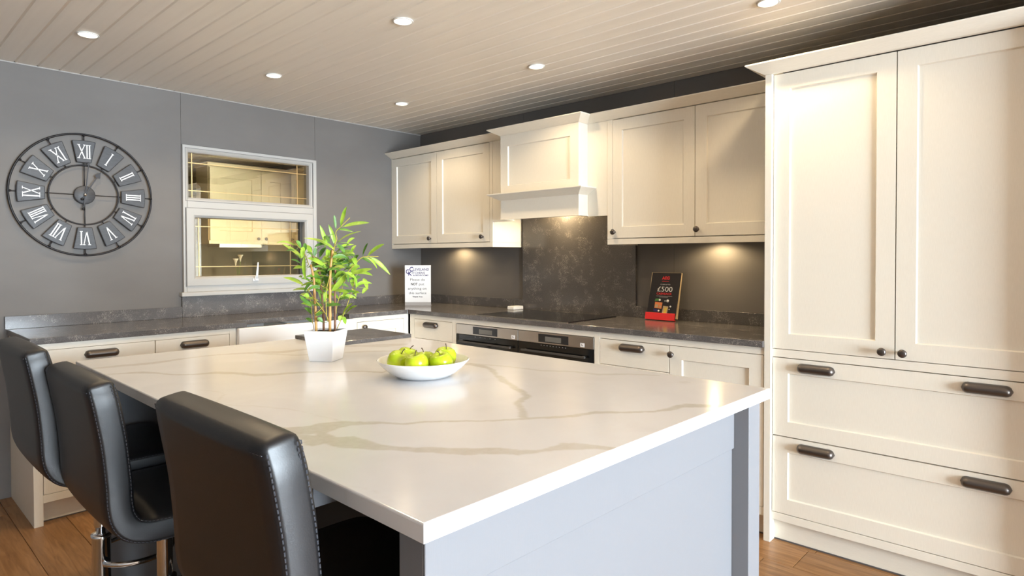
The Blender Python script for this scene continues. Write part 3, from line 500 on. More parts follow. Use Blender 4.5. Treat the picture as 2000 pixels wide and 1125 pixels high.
build('light_block_wall', BX(((4.23, -.66, 0), (4.33, 0, CEIL))), 'wall', kind='structure')  # unseen wall added to block daylight from the ceiling above the tall cupboard
# glazed shop front on the right
y0, y1, z0, z1 = GLASS_R
wr = build('wall_right', BX(((ROOM_X, ROOM_Y, -.01), (ROOM_X + .12, y0, CEIL)), ((ROOM_X, y1, -.01), (ROOM_X + .12, 0, CEIL)), ((ROOM_X, y0, -.01), (ROOM_X + .12, y1, z0)), ((ROOM_X, y0, z1), (ROOM_X + .12, y1, CEIL))), 'wall_far', kind='structure')
w2 = build('window_2', BX(*[((ROOM_X + .02, y0 + (y1 - y0) * i / 3 - .03, z0), (ROOM_X + .08, y0 + (y1 - y0) * i / 3 + .03, z1)) for i in range(4)],
                          ((ROOM_X + .02, y0, z0), (ROOM_X + .08, y1, z0 + .05)), ((ROOM_X + .02, y0, z1 - .05), (ROOM_X + .08, y1, z1))), 'upvc', kind='structure')
for i in range(3):
    a = y0 + (y1 - y0) * i / 3 + .03; b = y0 + (y1 - y0) * (i + 1) / 3 - .03
    build('pane', BX(((ROOM_X + .047, a, z0 + .05), (ROOM_X + .053, b, z1 - .05))), 'shopglass', w2)
build('wall_end', BX(((-.1, ROOM_Y - .12, -.01), (ROOM_X + .12, ROOM_Y, CEIL))), 'wall_end', kind='structure')

# the leaded window in the left wall
def ring(u0, u1, z0, z1, w, d0, d1):
    return BX(((u0, d0, z0), (u0 + w, d1, z1)), ((u1 - w, d0, z0), (u1, d1, z1)), ((u0 + w, d0, z1 - w), (u1 - w, d1, z1)), ((u0 + w, d0, z0), (u1 - w, d1, z0 + w)))
def mitre_ring(u0, u1, z0, z1, w, d0, d1, slope=.012):
    """mitred frame whose inner edge slopes back to the glass"""
    m = MB()
    o = [(u0, z0), (u1, z0), (u1, z1), (u0, z1)]
    i = [(u0 + w - slope, z0 + w - slope), (u1 - w + slope, z0 + w - slope), (u1 - w + slope, z1 - w + slope), (u0 + w - slope, z1 - w + slope)]
    j = [(u0 + w, z0 + w), (u1 - w, z0 + w), (u1 - w, z1 - w), (u0 + w, z1 - w)]
    vs = [(a, d1, b) for a, b in o] + [(a, d1, b) for a, b in i] + [(a, d1 - slope, b) for a, b in j] + [(a, d0, b) for a, b in o] + [(a, d0, b) for a, b in j]
    fs = []
    for k in range(4):
        n = (k + 1) % 4
        fs += [(k, n, 4 + n, 4 + k), (4 + k, 4 + n, 8 + n, 8 + k), (k, n, 12 + n, 12 + k), (8 + k, 8 + n, 16 + n, 16 + k), (12 + k, 12 + n, 16 + n, 16 + k)]
    return m.add(vs, fs)
w1 = build('window_1', mitre_ring(-1.947, -1.010, 1.072, 2.016, .030, -.09, .026, .008).xf(TL), 'upvc', kind='structure', bevel=.0015)
build('transom', BX(((-1.920, -.09, 1.612), (-1.040, .026, 1.668))).xf(TL), 'upvc', w1, bevel=.004)
build('upper_bead', mitre_ring(-1.930, -1.062 + .022, 1.660, 1.996, .022, -.06, .020, .012).xf(TL), 'upvc', w1, bevel=.001)
sash = build('casement_sash', mitre_ring(-1.932, -1.050, 1.112, 1.612, .058, -.08, .040, .014).xf(TL), 'upvc', w1, bevel=.002)
build('sash_seal', ring(-1.9365, -1.0455, 1.1075, 1.6165, .005, -.02, .0275).xf(TL), 'seal', w1)
build('frame_seal', ring(-1.9335, -1.0365, 1.6565, 1.9995, .004, -.02, .0265).xf(TL), 'seal', w1)
build('sill', BX(((-1.967, -.05, 1.045), (-.998, .048, 1.072))).xf(TL), 'upvc', w1, bevel=.004)
build('sill_upstand', BX(((-1.930, -.05, 1.072), (-1.030, .030, 1.116))).xf(TL), 'upvc', w1, bevel=.003)
for nm, (a, b, c, d), vs, hs in (('upper_pane', (-1.912, -1.058, 1.676, 1.978), (-1.873, -1.136), (1.911, 1.731)), ('lower_pane', (-1.878, -1.128, 1.166, 1.558), (-1.834, -1.194), (1.499, 1.234))):
    p = build(nm, BX(((a - .006, -.034, c - .006), (b + .006, -.030, d + .006))).xf(TL), 'glass', w1)
    build('gasket', ring(a - .012, b + .012, c - .012, d + .012, .014, -.032, -.006).xf(TL), 'gasket', w1)
    for u in vs: build('lead_strip', BX(((u - .0028, -.0299, c), (u + .0028, -.027, d))).xf(TL), 'gold', p)
    for z in hs: build('lead_strip', BX(((a, -.0299, z - .0028), (b, -.0265, z + .0028))).xf(TL), 'gold', p)
hd = build('window_handle', BX(((-1.510, .040, 1.132), (-1.470, .050, 1.150)), ((-1.500, .049, 1.136), (-1.480, .066, 1.168))).xf(TL), 'white', w1, bevel=.003, label='small white window handle')
build('handle_blade', MB().tube([(.062, -1.489, 1.150), (.066, -1.487, 1.19), (.068, -1.484, 1.23), (.070, -1.482, 1.262)], [.009, .0075, .006, .004], 10), 'white', hd)

# ------------------------------------------------------------------ recessed downlights
def downlight(x, y, label, group='recessed ceiling downlights', power=None):
    e = empty('downlight', (x, y, CEIL), label, 'downlight', group)
    m = MB().lathe([(.046, -.002), (.046, -.006), (.040, -.007), (.038, -.004), (.038, -.001)], 32, (x, y, CEIL))
    build('bezel', m, 'trim', e)
    build('lamp', MB().lathe([(.038, -.0032), (.030, -.006), (.012, -.0085), (0, -.009)], 32, (x, y, CEIL)), 'lamp', e)
    l = bpy.data.lights.new('downlight_beam', 'SPOT'); l.energy = power or DOWN; l.color = (1.0, .77, .48); l.spot_size = math.radians(141); l.spot_blend = .5; l.shadow_soft_size = .035
    o = bpy.data.objects.new('downlight_beam', l); COL.objects.link(o); o.parent = e; o.location = (0, 0, -.02)
DL = {(0, 0): 'round recessed downlight nearest the corner of the two grey walls', (1, 0): 'round recessed downlight in the ceiling in front of the cooker hood',
      (2, 0): 'round recessed downlight at the top edge in front of the tall cupboard', (0, 1): 'round recessed downlight in the ceiling in front of the window',
      (1, 2): 'round recessed downlight over the row of stools, above the picture',
      (1, 1): 'round recessed downlight at the top, right above the middle of the island', (0, 2): 'round recessed downlight at the left, above the wall clock'}
for i, x in enumerate((.79, 2.01, 3.28)):
    for j, yy in enumerate((-.80, -1.715, -2.63)):
        if (i, j) in DL: downlight(x, yy, DL[i, j])

# the neighbouring display room seen through the window
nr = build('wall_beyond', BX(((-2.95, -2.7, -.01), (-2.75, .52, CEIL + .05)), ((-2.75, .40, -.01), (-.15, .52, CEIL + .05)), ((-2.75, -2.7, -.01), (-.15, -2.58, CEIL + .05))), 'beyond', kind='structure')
build('ceiling_beyond', BX(((-2.75, -2.58, CEIL), (-.145, .40, CEIL + .05))), 'ceiling', kind='structure')
build('floor_beyond', BX(((-2.75, -2.58, -.05), (-.145, .40, -.002))), 'oak', kind='structure')
def TN(p): return (-2.75 + p[1], p[0], p[2])
def TN2(p): return (p[0], .40 - p[1], p[2])
e = empty('wall_cabinet', (-2.6, -.35, 1.44), 'dim cream wall cabinet seen through the window in the next room', 'wall cabinet', 'cream wall cabinets')
build('carcass', BX(((-.835, .001, 1.44), (.399, .308, 2.25))).xf(TN), 'cream', e)
for a, b_, k in ((-.825, -.277, -.32), (-.277, .05, -.235)):
    knob(door(e, TN, a, b_, 1.475, 2.235, .33, .10), TN, k, 1.50, .33)
build('pelmet', BX(((-.835, .309, 1.44), (.05, .33, 1.473))).xf(TN), 'cream_h', e)
build('cornice', BX(((-.86, .001, 2.2505), (.399, .36, 2.285))).xf(TN), 'cream_h', e, bevel=.01)
build('extractor', BX(((-.726, .01, 1.405), (-.277, .32, 1.4395))).xf(TN), 'steel', e)
e = empty('wall_cabinet', (-1.4, .2, 1.44), 'dim cream wall cabinet along the side of the next room, right edge of window', 'wall cabinet', 'cream wall cabinets')
build('carcass', BX(((-2.41, .001, 1.44), (-.70, .33, 2.25))).xf(TN2), 'cream', e)
for k in range(3):
    a = -2.36 + k * .55
    knob(door(e, TN2, a, a + .548, 1.475, 2.235, .352, .07), TN2, a + .04, 1.50, .352)
build('cornice', BX(((-2.41, .001, 2.2505), (-.70, .385, 2.285))).xf(TN2), 'cream_h', e, bevel=.01)
e = empty('worktop', (-2.45, -.9, 0), 'dark worktop of the next room below its wall cabinets', 'worktop')
build('slab', BX(((-2.5, .001, .88), (.399, .62, .91))).xf(TN), 'quartz', e)
build('cabinet_front', BX(((-2.5, .001, .0), (.399, .58, .8795))).xf(TN), 'cream', e)
e = empty('vase_of_lilies', (-2.42, -.535, .91), 'vase with two pale lilies seen dimly through the window', 'vase')
build('vase', MB().lathe([(.03, 0), (.035, .01), (.02, .09), (.016, .17), (.022, .19), (.018, .19), (.012, .17), (0, .16)], 20, (-2.42, -.535, .91)), 'clear_base', e)
for dy, dz in ((-.03, .36), (.02, .40)):
    build('flower_stem', MB().tube([(-2.42, -.535, 1.05), (-2.42, -.535 + dy * .5, 1.15), (-2.42, -.535 + dy, .91 + dz - .05)], .004, 6), 'leaf1', e)
    build('flower', MB().lathe([(.005, -.06), (.010, -.03), (.016, -.01), (.030, .015), (.028, .016), (.014, -.005), (.0, -.04)], 16, (-2.42, -.535 + dy, .91 + dz)).xf(lambda p: p), 'white', e)
downlight(-1.45, -.85, 'unseen downlight added to light the next room behind the window', power=52)  # invented lamp, added to brighten the room beyond the glass

# ------------------------------------------------------------------ base units along the left wall
XF = .585
def carcass(root, T, u0, u1, d, z0=.11, z1=.879, top=True):
    build('carcass', BX(((u0, .003, z0), (u1, d - .022, z1))).xf(T), 'cream', root)
def faceframe(root, T, d, rects, mat='cream'):
    for a, b, c, e in rects:
        up = (e - c) > (b - a)
        build('frame_stile' if up else 'frame_rail', BX(((a, d - .021, c), (b, d, e))).xf(T), 'cream' if up else 'cream_h', root, bevel=.0008, seg=1)
def plinth(root, T, u0, u1, d, h=.109):
    build('plinth', BX(((u0, d - .085, .004), (u1, d - .063, h))).xf(T), 'cream_h', root)
    build('plinth_seal', BX(((u0, d - .0625, .0), (u1, d - .060, .005))).xf(T), 'skirt', root)

e = empty('base_cabinet', (.3, -2.345, 0), 'cream two-drawer base cabinet at the open left end of the worktop', 'cabinet', 'cream base cabinets')
carcass(e, TL, -2.808, -1.860, XF)
build('end_panel', BX(((-2.829, .003, 0), (-2.808, XF - .0215, .879))).xf(TL), 'cream', e, bevel=.001)
faceframe(e, TL, XF, [(-2.829, -2.792, 0, .879), (-1.897, -1.860, .11, .879), (-2.792, -1.897, .848, .879), (-2.792, -1.897, .700, .708), (-2.792, -1.897, .11, .148)])
for a, b, hu in ((-2.791, -2.293, -2.540), (-2.292, -1.898, -2.091)):
    cup(slab(e, TL, a, b, .708, .848, XF), TL, hu, .808, XF)
    d = door(e, TL, a, b, .149, .699, XF)
    knob(d, TL, b - .04 if hu < -2.3 else a + .04, .655, XF)
plinth(e, TL, -2.808, -1.860, XF)

e = empty('sink_cabinet', (.3, -1.4625, 0), 'cream sink cabinet under the white double sink', 'cabinet', 'cream base cabinets')
build('carcass', BX(((-1.859, .003, .11), (-1.066, XF - .022, .62))).xf(TL), 'cream', e)
faceframe(e, TL, XF, [(-1.859, -1.826, .11, .62), (-1.099, -1.066, .11, .62), (-1.826, -1.099, .11, .148), (-1.826, -1.099, .598, .62)])
for a, b, ku in ((-1.825, -1.4625, -1.50), (-1.4625, -1.10, -1.425)):
    knob(door(e, TL, a, b, .149, .597, XF), TL, ku, .555, XF)
plinth(e, TL, -1.859, -1.066, XF)
e = empty('base_cabinet', (.3, -.83, 0), 'cream base cabinet with a panelled door between sink and corner', 'cabinet', 'cream base cabinets')
carcass(e, TL, -1.065, -.596, XF)
faceframe(e, TL, XF, [(-1.065, -1.032, .11, .879), (-.636, -.594, .11, .879), (-1.032, -.636, .848, .879), (-1.032, -.636, .11, .148)])
knob(door(e, TL, -1.031, -.637, .149, .847, XF), TL, -.981, .812, XF)
plinth(e, TL, -1.065, -.53, XF)

# white double-bowl sink
e = empty('sink', (.53, -1.4625, .62), 'white ceramic double-bowl farmhouse sink under the window', 'sink')
sx0, sx1, sy0, sy1, sz0, sz1 = .10, .622, -1.858, -1.067, .622, .878
t = .024
build('basin', BX(((sx0, sy0, sz0), (sx1, sy1, sz0 + t)), ((sx0, sy0, sz0 + t), (sx0 + t, sy1, sz1)), ((sx1 - t, sy0, sz0 + t), (sx1, sy1, sz1)),
                  ((sx0 + t, sy0, sz0 + t), (sx1 - t, sy0 + t, sz1)), ((sx0 + t, sy1 - t, sz0 + t), (sx1 - t, sy1, sz1))), 'white', e, bevel=.006, seg=3)
build('divider', BX(((sx0 + t, -1.4745, sz0 + t), (sx1 - t, -1.4505, sz1 - .012))), 'white', e, bevel=.006, seg=3)
for yy in (-1.66, -1.265):
    build('waste', MB().lathe([(.045, .0), (.045, .003), (.030, .002), (0, .001)], 24, (.36, yy, sz0 + t)), 'chrome', e)

# ------------------------------------------------------------------ base units along the back wall
YF = .594
e = empty('base_cabinet', (.84, -.3, 0), 'cream drawer cabinet in the corner beside the left oven', 'cabinet', 'cream base cabinets')
carcass(e, TB, .606, 1.092, YF)
faceframe(e, TB, YF, [(.606, .655, .11, .879), (1.071, 1.108, .11, .879), (.655, 1.071, .847, .879), (.655, 1.071, .699, .706), (.655, 1.071, .11, .148)])
cup(slab(e, TB, .656, 1.070, .707, .846, YF), TB, .846, .810, YF)
knob(door(e, TB, .656, 1.070, .149, .698, YF), TB, .70, .655, YF)
plinth(e, TB, .53, 1.092, YF)

e = empty('oven_housing', (1.68, -.3, 0), 'cream housing cabinet around the pair of built-in ovens', 'cabinet', 'cream base cabinets')
build('carcass', BX(((1.093, .003, .11), (1.109, YF - .022, .879)), ((2.252, .003, .11), (2.270, YF - .022, .879)), ((1.109, .003, .11), (2.252, YF - .022, .235)), ((1.109, .003, .846), (2.252, YF - .022, .879))).xf(TB), 'cream', e)
faceframe(e, TB, YF, [(1.109, 2.252, .845, .879), (1.109, 2.252, .11, .148), (1.109, 2.252, .232, .246)])
slab(e, TB, 1.110, 2.251, .149, .231, YF)
plinth(e, TB, 1.093, 2.270, YF)

def oven(u0, u1, label, disp, scr, stk, icons):
    e = empty('oven', ((u0 + u1) / 2, -.3, .247), label, 'oven', 'built-in ovens')
    g = .002
    build('body', BX(((u0 + .01, .05, .249), (u1 - .01, YF - .02, .842))).xf(TB), 'gasket', e)
    p = build('control_panel', BX(((u0 + g, YF - .020, .776), (u1 - g, YF + .002, .842))).xf(TB), 'steel', e, bevel=.001)
    d = build('display', BX(((disp[0], YF + .0015, .784), (disp[1], YF + .0032, .833))).xf(TB), 'display', p)
    build('screen', BX(((scr[0], YF + .003, .790), (scr[1], YF + .0038, .820))).xf(TB), 'screen', p)
    m = BX(((stk - .014, YF + .0018, .783), (stk + .014, YF + .0032, .806))).xf(TB)
    s = build('energy_sticker', m, 'card', p, label='small white sticker')
    build('sticker_print', BX(((stk - .006, YF + .0031, .789), (stk - .001, YF + .0036, .801)), ((stk + .001, YF + .0031, .789), (stk + .007, YF + .0036, .795))).xf(TB), 'greyink', p, kind='stuff')
    dg = build('door_glass', BX(((u0 + g, YF - .020, .249), (u1 - g, YF + .001, .774))).xf(TB), 'black_glass', e, bevel=.0015)
    h = build('door_handle', BX(((u0 + .045, YF + .018, .722), (u1 - .045, YF + .030, .734)), ((u0 + .06, YF + .001, .7225), (u0 + .075, YF + .019, .7335)), ((u1 - .075, YF + .001, .7225), (u1 - .06, YF + .019, .7335))).xf(TB), 'gasket', e, bevel=.002)
    m = MB()
    for i in range(icons):
        a = disp[0] + .02 + i * (disp[1] - disp[0] - .04) / (icons - 1)
        m.box((a - .0022, YF + .0008, .7635), (a + .0022, YF + .0016, .7675))
    build('touch_marks', m.xf(TB), 'greyink', dg, kind='stuff')
oven(1.111, 1.681, 'built-in steel and black glass oven on the left, beside the drawers', (1.278, 1.502), (1.336, 1.456), 1.640, 5)
oven(1.681, 2.251, 'built-in steel and black glass oven on the right of the pair', (1.847, 2.073), (1.90, 2.02), 2.172, 9)

e = empty('base_cabinet', (2.73, -.3, 0), 'cream base cabinet with drawer and panelled door beside the tall cupboard', 'cabinet', 'cream base cabinets')
carcass(e, TB, 2.271, 3.190, YF)
faceframe(e, TB, YF, [(2.253, 2.288, .11, .879), (2.288, 3.190, .845, .879), (2.288, 2.714, .694, .702), (2.288, 3.190, .11, .148)])
cup(slab(e, TB, 2.289, 2.714, .703, .843, YF), TB, 2.495, .806, YF)
for a, b in ((.149, .420), (.422, .693)):
    cup(door(e, TB, 2.289, 2.714, a, b, YF, .05, 'drawer'), TB, 2.50, b - .03, YF)
knob(door(e, TB, 2.7155, 3.189, .149, .844, YF), TB, 2.732, .801, YF)
plinth(e, TB, 2.271, 3.192, YF)

# ------------------------------------------------------------------ dark quartz worktop, upstands, splashback
poly = [(.001, -.001), (3.1915, -.001), (3.1915, -.614), (.603, -.614), (.603, -1.104), (.455, -1.104), (.455, -1.803), (.603, -1.803), (.603, -2.838), (.001, -2.838)]
build('worktop', MB().prism(poly, .8795, .910), 'quartz', bevel=.002, label='dark grey speckled quartz worktop running round the corner', cat='worktop')
def stone(name, a, b, label, cat='upstand'):
    build(name, BX((a, b)), 'quartz', bevel=.001, label=label, cat=cat, group='quartz upstands')
stone('upstand', (.0005, -2.846, .9103), (.020, -1.957, .980), 'low dark quartz upstand on the left wall beneath the clock')
stone('upstand', (.0005, -1.956, .9103), (.020, -1.000, 1.0445), 'taller dark quartz upstand below the window sill')
stone('upstand', (.0005, -.999, .9103), (.020, -.0195, .980), 'low dark quartz upstand between window and room corner')
stone('upstand', (.0005, -.019, .9103), (1.203, -.0005, .980), 'low dark quartz upstand on the back wall left of the hob')
stone('upstand', (2.163, -.019, .9103), (3.1915, -.0005, .980), 'low dark quartz upstand on the back wall behind the brochure')
stone('splashback', (1.2035, -.019, .9103), (2.1625, -.0005, 1.600), 'tall dark speckled quartz splashback behind the hob', 'splashback')
e = empty('hob', (1.69, -.34, .910), 'flat black glass induction hob set on the dark worktop', 'hob')
build('glass_plate', BX(((1.300, -.592, .9104), (2.067, -.090, .9155))), 'hob_glass', e, bevel=.0015)
build('edge_strip', BX(((1.2975, -.5945, .9102), (2.0695, -.5915, .914)), ((1.2975, -.091, .9102), (2.0695, -.088, .914))), 'steel', e)

# ------------------------------------------------------------------ wall units
YU = .31
def lamp_under(root, u, d, z, T=TB, k=1.0):
    p = T((u, d, z))
    build('lamp', MB().lathe([(.022, -.0005), (.022, -.006), (.018, -.007), (0, -.007)], 24, p), 'underlamp', root)
    l = bpy.data.lights.new('unit_lamp', 'SPOT'); l.energy = UNDER * k; l.color = (1.0, .76, .42); l.spot_size = math.radians(168); l.spot_blend = .5; l.shadow_soft_size = .02
    o = bpy.data.objects.new('unit_lamp', l); COL.objects.link(o); o.parent = root
    o.location = Vector(p) - OFF[root.name] + Vector((0, 0, -.012))
def wallunit(name, u0, u1, doors, frames, label, base):
    e = empty(name, ((u0 + u1) / 2, -.15, 1.365), label, 'wall cabinet', 'cream wall cabinets')
    build('carcass', BX(((u0, .0008, 1.398), (u1, YU - .022, 2.106))).xf(TB), 'cream', e)
    build('light_pelmet', BX(((u0, YU - .020, 1.365), (u1, YU, 1.3975))).xf(TB), 'cream_h', e, bevel=.0008, seg=1)
    if base: build('side_pelmet', BX(((base[0], .0008, 1.365), (base[1], YU - .0205, 1.3975))).xf(TB), 'cream_h', e)
    for a, b, c, d in frames: build('frame_stile', BX(((a, YU - .0215, c), (b, YU, d))).xf(TB), 'cream', e, bevel=.0008, seg=1)
    for (a, b, k) in doors:
        knob(door(e, TB, a, b, 1.402, 2.103, YU, .064), TB, k, 1.439, YU)
    return e
e = wallunit('wall_cabinet', .002, 1.182, [(.006, .5755, .505), (.5765, 1.150, 1.085)], [(.002, .0045, 1.3985, 2.106), (1.1515, 1.182, 1.3985, 2.106)], 'cream two-door wall cabinet in the corner, left of the hood', (1.162, 1.182))
lamp_under(e, .545, .10, 1.3975)
e = wallunit('wall_cabinet', 2.147, 3.191, [(2.183, 2.7085, 2.199), (2.7095, 3.158, 2.728)], [(2.147, 2.182, 1.3985, 2.106), (3.159, 3.191, 1.3985, 2.106)], 'cream two-door wall cabinet between hood and tall cupboard', (2.147, 2.167))
lamp_under(e, 2.725, .10, 1.3975)
# canopy hood
YH = .40
e = empty('cooker_hood', (1.674, -.2, 1.543), 'cream panelled canopy hood with mantel shelf above the hob', 'cooker hood')
build('side_infill', BX(((1.1825, YU - .022, 1.540), (1.347, YU - .002, 2.106))).xf(TB), 'cream', e)
build('side_infill', BX(((2.000, YU - .022, 1.540), (2.1465, YU - .002, 2.106))).xf(TB), 'cream', e)
build('canopy', BX(((1.347, YU - .0215, 1.6), (2.000, YH - .021, 2.106)), ((1.347, YH - .0208, 2.0985), (2.000, YH, 2.106)), ((1.347, YH - .0208, 1.543), (2.000, YH, 1.700)), ((1.347, YU - .0215, 1.543), (1.367, YH - .021, 1.6)), ((1.980, YU - .0215, 1.543), (2.000, YH - .021, 1.6))).xf(TB), 'cream', e)
f = build('front_panel_frame', frame_mb(1.347, 2.000, 1.701, 2.098, YH - .0205, YH, .066).xf(TB), 'cream', e)
build('panel', BX(((1.411, YH - .018, 1.765), (1.936, YH - .0085, 2.034))).xf(TB), 'cream', f)
build('underside', BX(((1.1825, .0195, 1.700), (2.1465, YU - .0225, 1.715)), ((1.367, YU - .0222, 1.585), (1.980, YH - .021, 1.5995))).xf(TB), 'cream_h', e)
build('filter', BX(((1.44, .13, 1.694), (1.91, .28, 1.700))).xf(TB), 'steel', e)
lamp_under(e, 1.62, .085, 1.700, k=3.2)
MANT = [(-.001, 0), (.002, 0), (.055, .030), (.067, .036), (.067, .043), (-.001, .043)]
build('mantel_shelf', cornice([(1.347, -YU + .002), (1.347, -YH), (2.000, -YH), (2.000, -YU + .002)], 1.672, MANT), 'cream_h', e, bevel=.0008, seg=1)
build('bottom_bead', cornice([(1.347, -YU + .002), (1.347, -YH), (2.000, -YH), (2.000, -YU + .002)], 1.543, [(-.0005, 0), (.004, 0), (.004, .006), (-.0005, .008)]), 'cream_h', e)
build('cornice_moulding', cornice([(.002, -YU), (1.347, -YU), (1.347, -YH), (2.000, -YH), (2.000, -YU), (3.191, -YU)], 2.1065, CORN), 'cream_h', bevel=.0008, seg=1,
      label='cream cornice moulding stepping round the hood above the wall cabinets', cat='moulding', origin=(1.6, -.35, 2.1065))

# ------------------------------------------------------------------ tall cupboard
e = empty('tall_cupboard', (3.705, -.3, 0), 'tall cream cupboard with two doors over two wide drawers', 'cupboard')
YT, YP = .580, .600
TX0, TXM, TX1 = 3.222, 3.7035, 4.186
build('side_panel', BX(((3.1925, .002, 0), (3.2215, YP, 2.106))).xf(TB), 'cream', e, bevel=.001)
build('side_panel', BX(((4.1865, .002, 0), (4.2155, YP, 2.106))).xf(TB), 'cream', e, bevel=.001)
build('carcass', BX(((TX0, .002, .1), (TX1, YT - .022, 2.106))).xf(TB), 'gap', e)
faceframe(e, TB, YT, [(TX0, TX1, .8405, .8755), (TX0, TX1, .101, .1355)], 'cream_h')
for a, b, k in ((TX0 + .001, TXM - .0005, 3.661), (TXM + .0005, TX1 - .001, 3.747)):
    knob(door(e, TB, a, b, .877, 2.104, YT, .068), TB, k if k < TXM else 3.733, .907, YT)
for a, b, hz in ((.4865, .8385, .800), (.1375, .4845, .445)):
    dr = door(e, TB, TX0 + .001, TX1 - .001, a, b, YT, .066, 'drawer')
    cup(dr, TB, 3.407, hz, YT); cup(dr, TB, 3.998, hz, YT)
build('plinth', BX(((TX0, YT - .058, .006), (TX1, YT - .036, .1))).xf(TB), 'cream_h', e)
build('plinth_seal', BX(((TX0, YT - .0358, .0), (TX1, YT - .033, .006))).xf(TB), 'skirt', e)
build('cornice', cornice([(3.1925, -.002), (3.1925, -YP), (4.2155, -YP), (4.2155, -.002)], 2.1065, CORN), 'cream_h', e, bevel=.0008, seg=1)

# ------------------------------------------------------------------ the island
IC, IR = Vector((2.561, -2.237, 0)), -.014
isl = empty('kitchen_island', IC, 'large island with white veined quartz top and grey painted sides', 'kitchen island', rotz=IR)
HX, HY = 1.030, .632
def island_top():
    nx, ny = 500, 308
    xs = np.linspace(-HX + .003, HX - .003, nx); ys = np.linspace(-HY + .003, HY - .003, ny)
    X, Y = np.meshgrid(xs, ys, indexing='ij')
    c, s = math.cos(IR), math.sin(IR)
    WX = IC.x + X * c - Y * s; WY = IC.y + X * s + Y * c
    rng = np.random.RandomState(3)
    def noise(k, amp):
        g = rng.rand(int(HX * 2 * k) + 3, int(HY * 2 * k) + 3) - .5
        fx = (X + HX) * k; fy = (Y + HY) * k
        i = fx.astype(int); j = fy.astype(int); a = fx - i; b = fy - j
        a = a * a * (3 - 2 * a); b = b * b * (3 - 2 * b)
        return amp * (g[i, j] * (1 - a) * (1 - b) + g[i + 1, j] * a * (1 - b) + g[i, j + 1] * (1 - a) * b + g[i + 1, j + 1] * a * b)
    QX = WX + noise(9, .018) + noise(40, .007) + noise(110, .004); QY = WY + noise(9, .018) + noise(40, .007) + noise(110, .004)
    V = np.zeros_like(QX)
    for wgt, st in VEINS:
        for k in range(len(st) - 1):
            ax, ay, bx, by = st[k]; dx, dy, cx, cy = st[k + 1]
            q = [(ax, ay), (bx, by), (cx, cy), (dx, dy)]
            area = sum(q[i][0] * q[(i + 1) % 4][1] - q[(i + 1) % 4][0] * q[i][1] for i in range(4))
            sg = 1 if area > 0 else -1
            ins = np.ones(QX.shape, bool)
            for i in range(4):
                (px, py), (rx, ry) = q[i], q[(i + 1) % 4]
                ins &= sg * ((rx - px) * (QY - py) - (ry - py) * (QX - px)) >= -1e-5
            V[ins] = np.maximum(V[ins], wgt)
    for _ in range(1):
        W = V.copy(); W[1:-1, 1:-1] = (V[1:-1, 1:-1] * 2 + V[:-2, 1:-1] + V[2:, 1:-1] + V[1:-1, :-2] + V[1:-1, 2:]) / 6; V = W
    idx = np.arange(nx * ny).reshape(nx, ny)
    verts = np.stack([X.ravel(), Y.ravel(), np.full(nx * ny, .910)], 1).tolist()
    faces = np.stack([idx[:-1, :-1].ravel(), idx[1:, :-1].ravel(), idx[1:, 1:].ravel(), idx[:-1, 1:].ravel()], 1).tolist()
    vein = V.ravel().tolist()
    # rounded arris and sides
    loop = [idx[i, 0] for i in range(nx)] + [idx[nx - 1, j] for j in range(1, ny)] + [idx[i, ny - 1] for i in range(nx - 2, -1, -1)] + [idx[0, j] for j in range(ny - 2, 0, -1)]
    prev = loop
    for o, z in ((.0012, .9095), (.0025, .908), (.003, .906), (.003, .8805)):
        cur = []
        for k in loop:
            x, y, _ = verts[k]
            ex = 1 if x > HX - .0031 else (-1 if x < -HX + .0031 else 0); ey = 1 if y > HY - .0031 else (-1 if y < -HY + .0031 else 0)
            cur.append(len(verts)); verts.append([x + ex * o, y + ey * o, z]); vein.append(vein[k] * .6)  # veins weakened on the sides, imitating a blown-out bright edge
        n = len(loop)
        for i in range(n):
            faces.append([prev[i], prev[(i + 1) % n], cur[(i + 1) % n], cur[i]][::-1])
        prev = cur
    faces.append(list(prev)[::-1])
    me = bpy.data.meshes.new('quartz_top'); me.from_pydata(verts, [], faces)
    at = me.attributes.new('vein', 'FLOAT', 'POINT'); at.data.foreach_set('value', vein)
    me.materials.append(M['marble'])
    o = bpy.data.objects.new('quartz_top', me); COL.objects.link(o); o.parent = isl
    o['label'] = 'white quartz top with pale grey-brown veins'
island_top()
PX = .979
build('end_panel', BX(((PX - .067, -.589, 0), (PX - .006, .506, .8795)), ((PX - .0061, -.589, .753), (PX, .506, .8795))), 'island', isl, bevel=.0012, seg=1)
build('end_panel', BX(((-PX, -.589, 0), (-PX + .067, .506, .8795))), 'island', isl, bevel=.0012, seg=1)
build('corner_post', BX(((PX - .067, .5062, 0), (1.021, .579, .8795))), 'island', isl, bevel=.0012, seg=1)
build('corner_post', BX(((-1.021, .5062, 0), (-PX + .067, .579, .8795))), 'island', isl, bevel=.0012, seg=1)
build('carcass', BX(((-PX + .068, -.25, .1), (PX - .068, .545, .8795))), 'island_shade', isl)
build('back_panel', BX(((-PX + .068, -.268, .0), (PX - .068, -.251, .8795))), 'island_shade', isl)
build('plinth', BX(((-PX + .068, .48, .0), (PX - .068, .50, .0995))), 'island_shade', isl)
build('support_bracket', BX(((.640, -.600, .82), (.658, -.269, .8795))), 'island', isl)
for k in range(4):
    a = -PX + .068 + k * (2 * PX - .136) / 4; b = a + (2 * PX - .136) / 4
    d = build('door', frame_mb(a + .002, b - .002, .105, .875, .546, .566, .066), 'island', isl)
    build('panel', BX(((a + .064, .549, .165), (b - .064, .5575, .815))), 'island', d)
    build('knob', MB().lathe(KNOB, 20).xf(lambda p: ((b - .035 if k % 2 == 0 else a + .035) + p[0], .566 + p[2], .80 + p[1])), 'pewter', d)
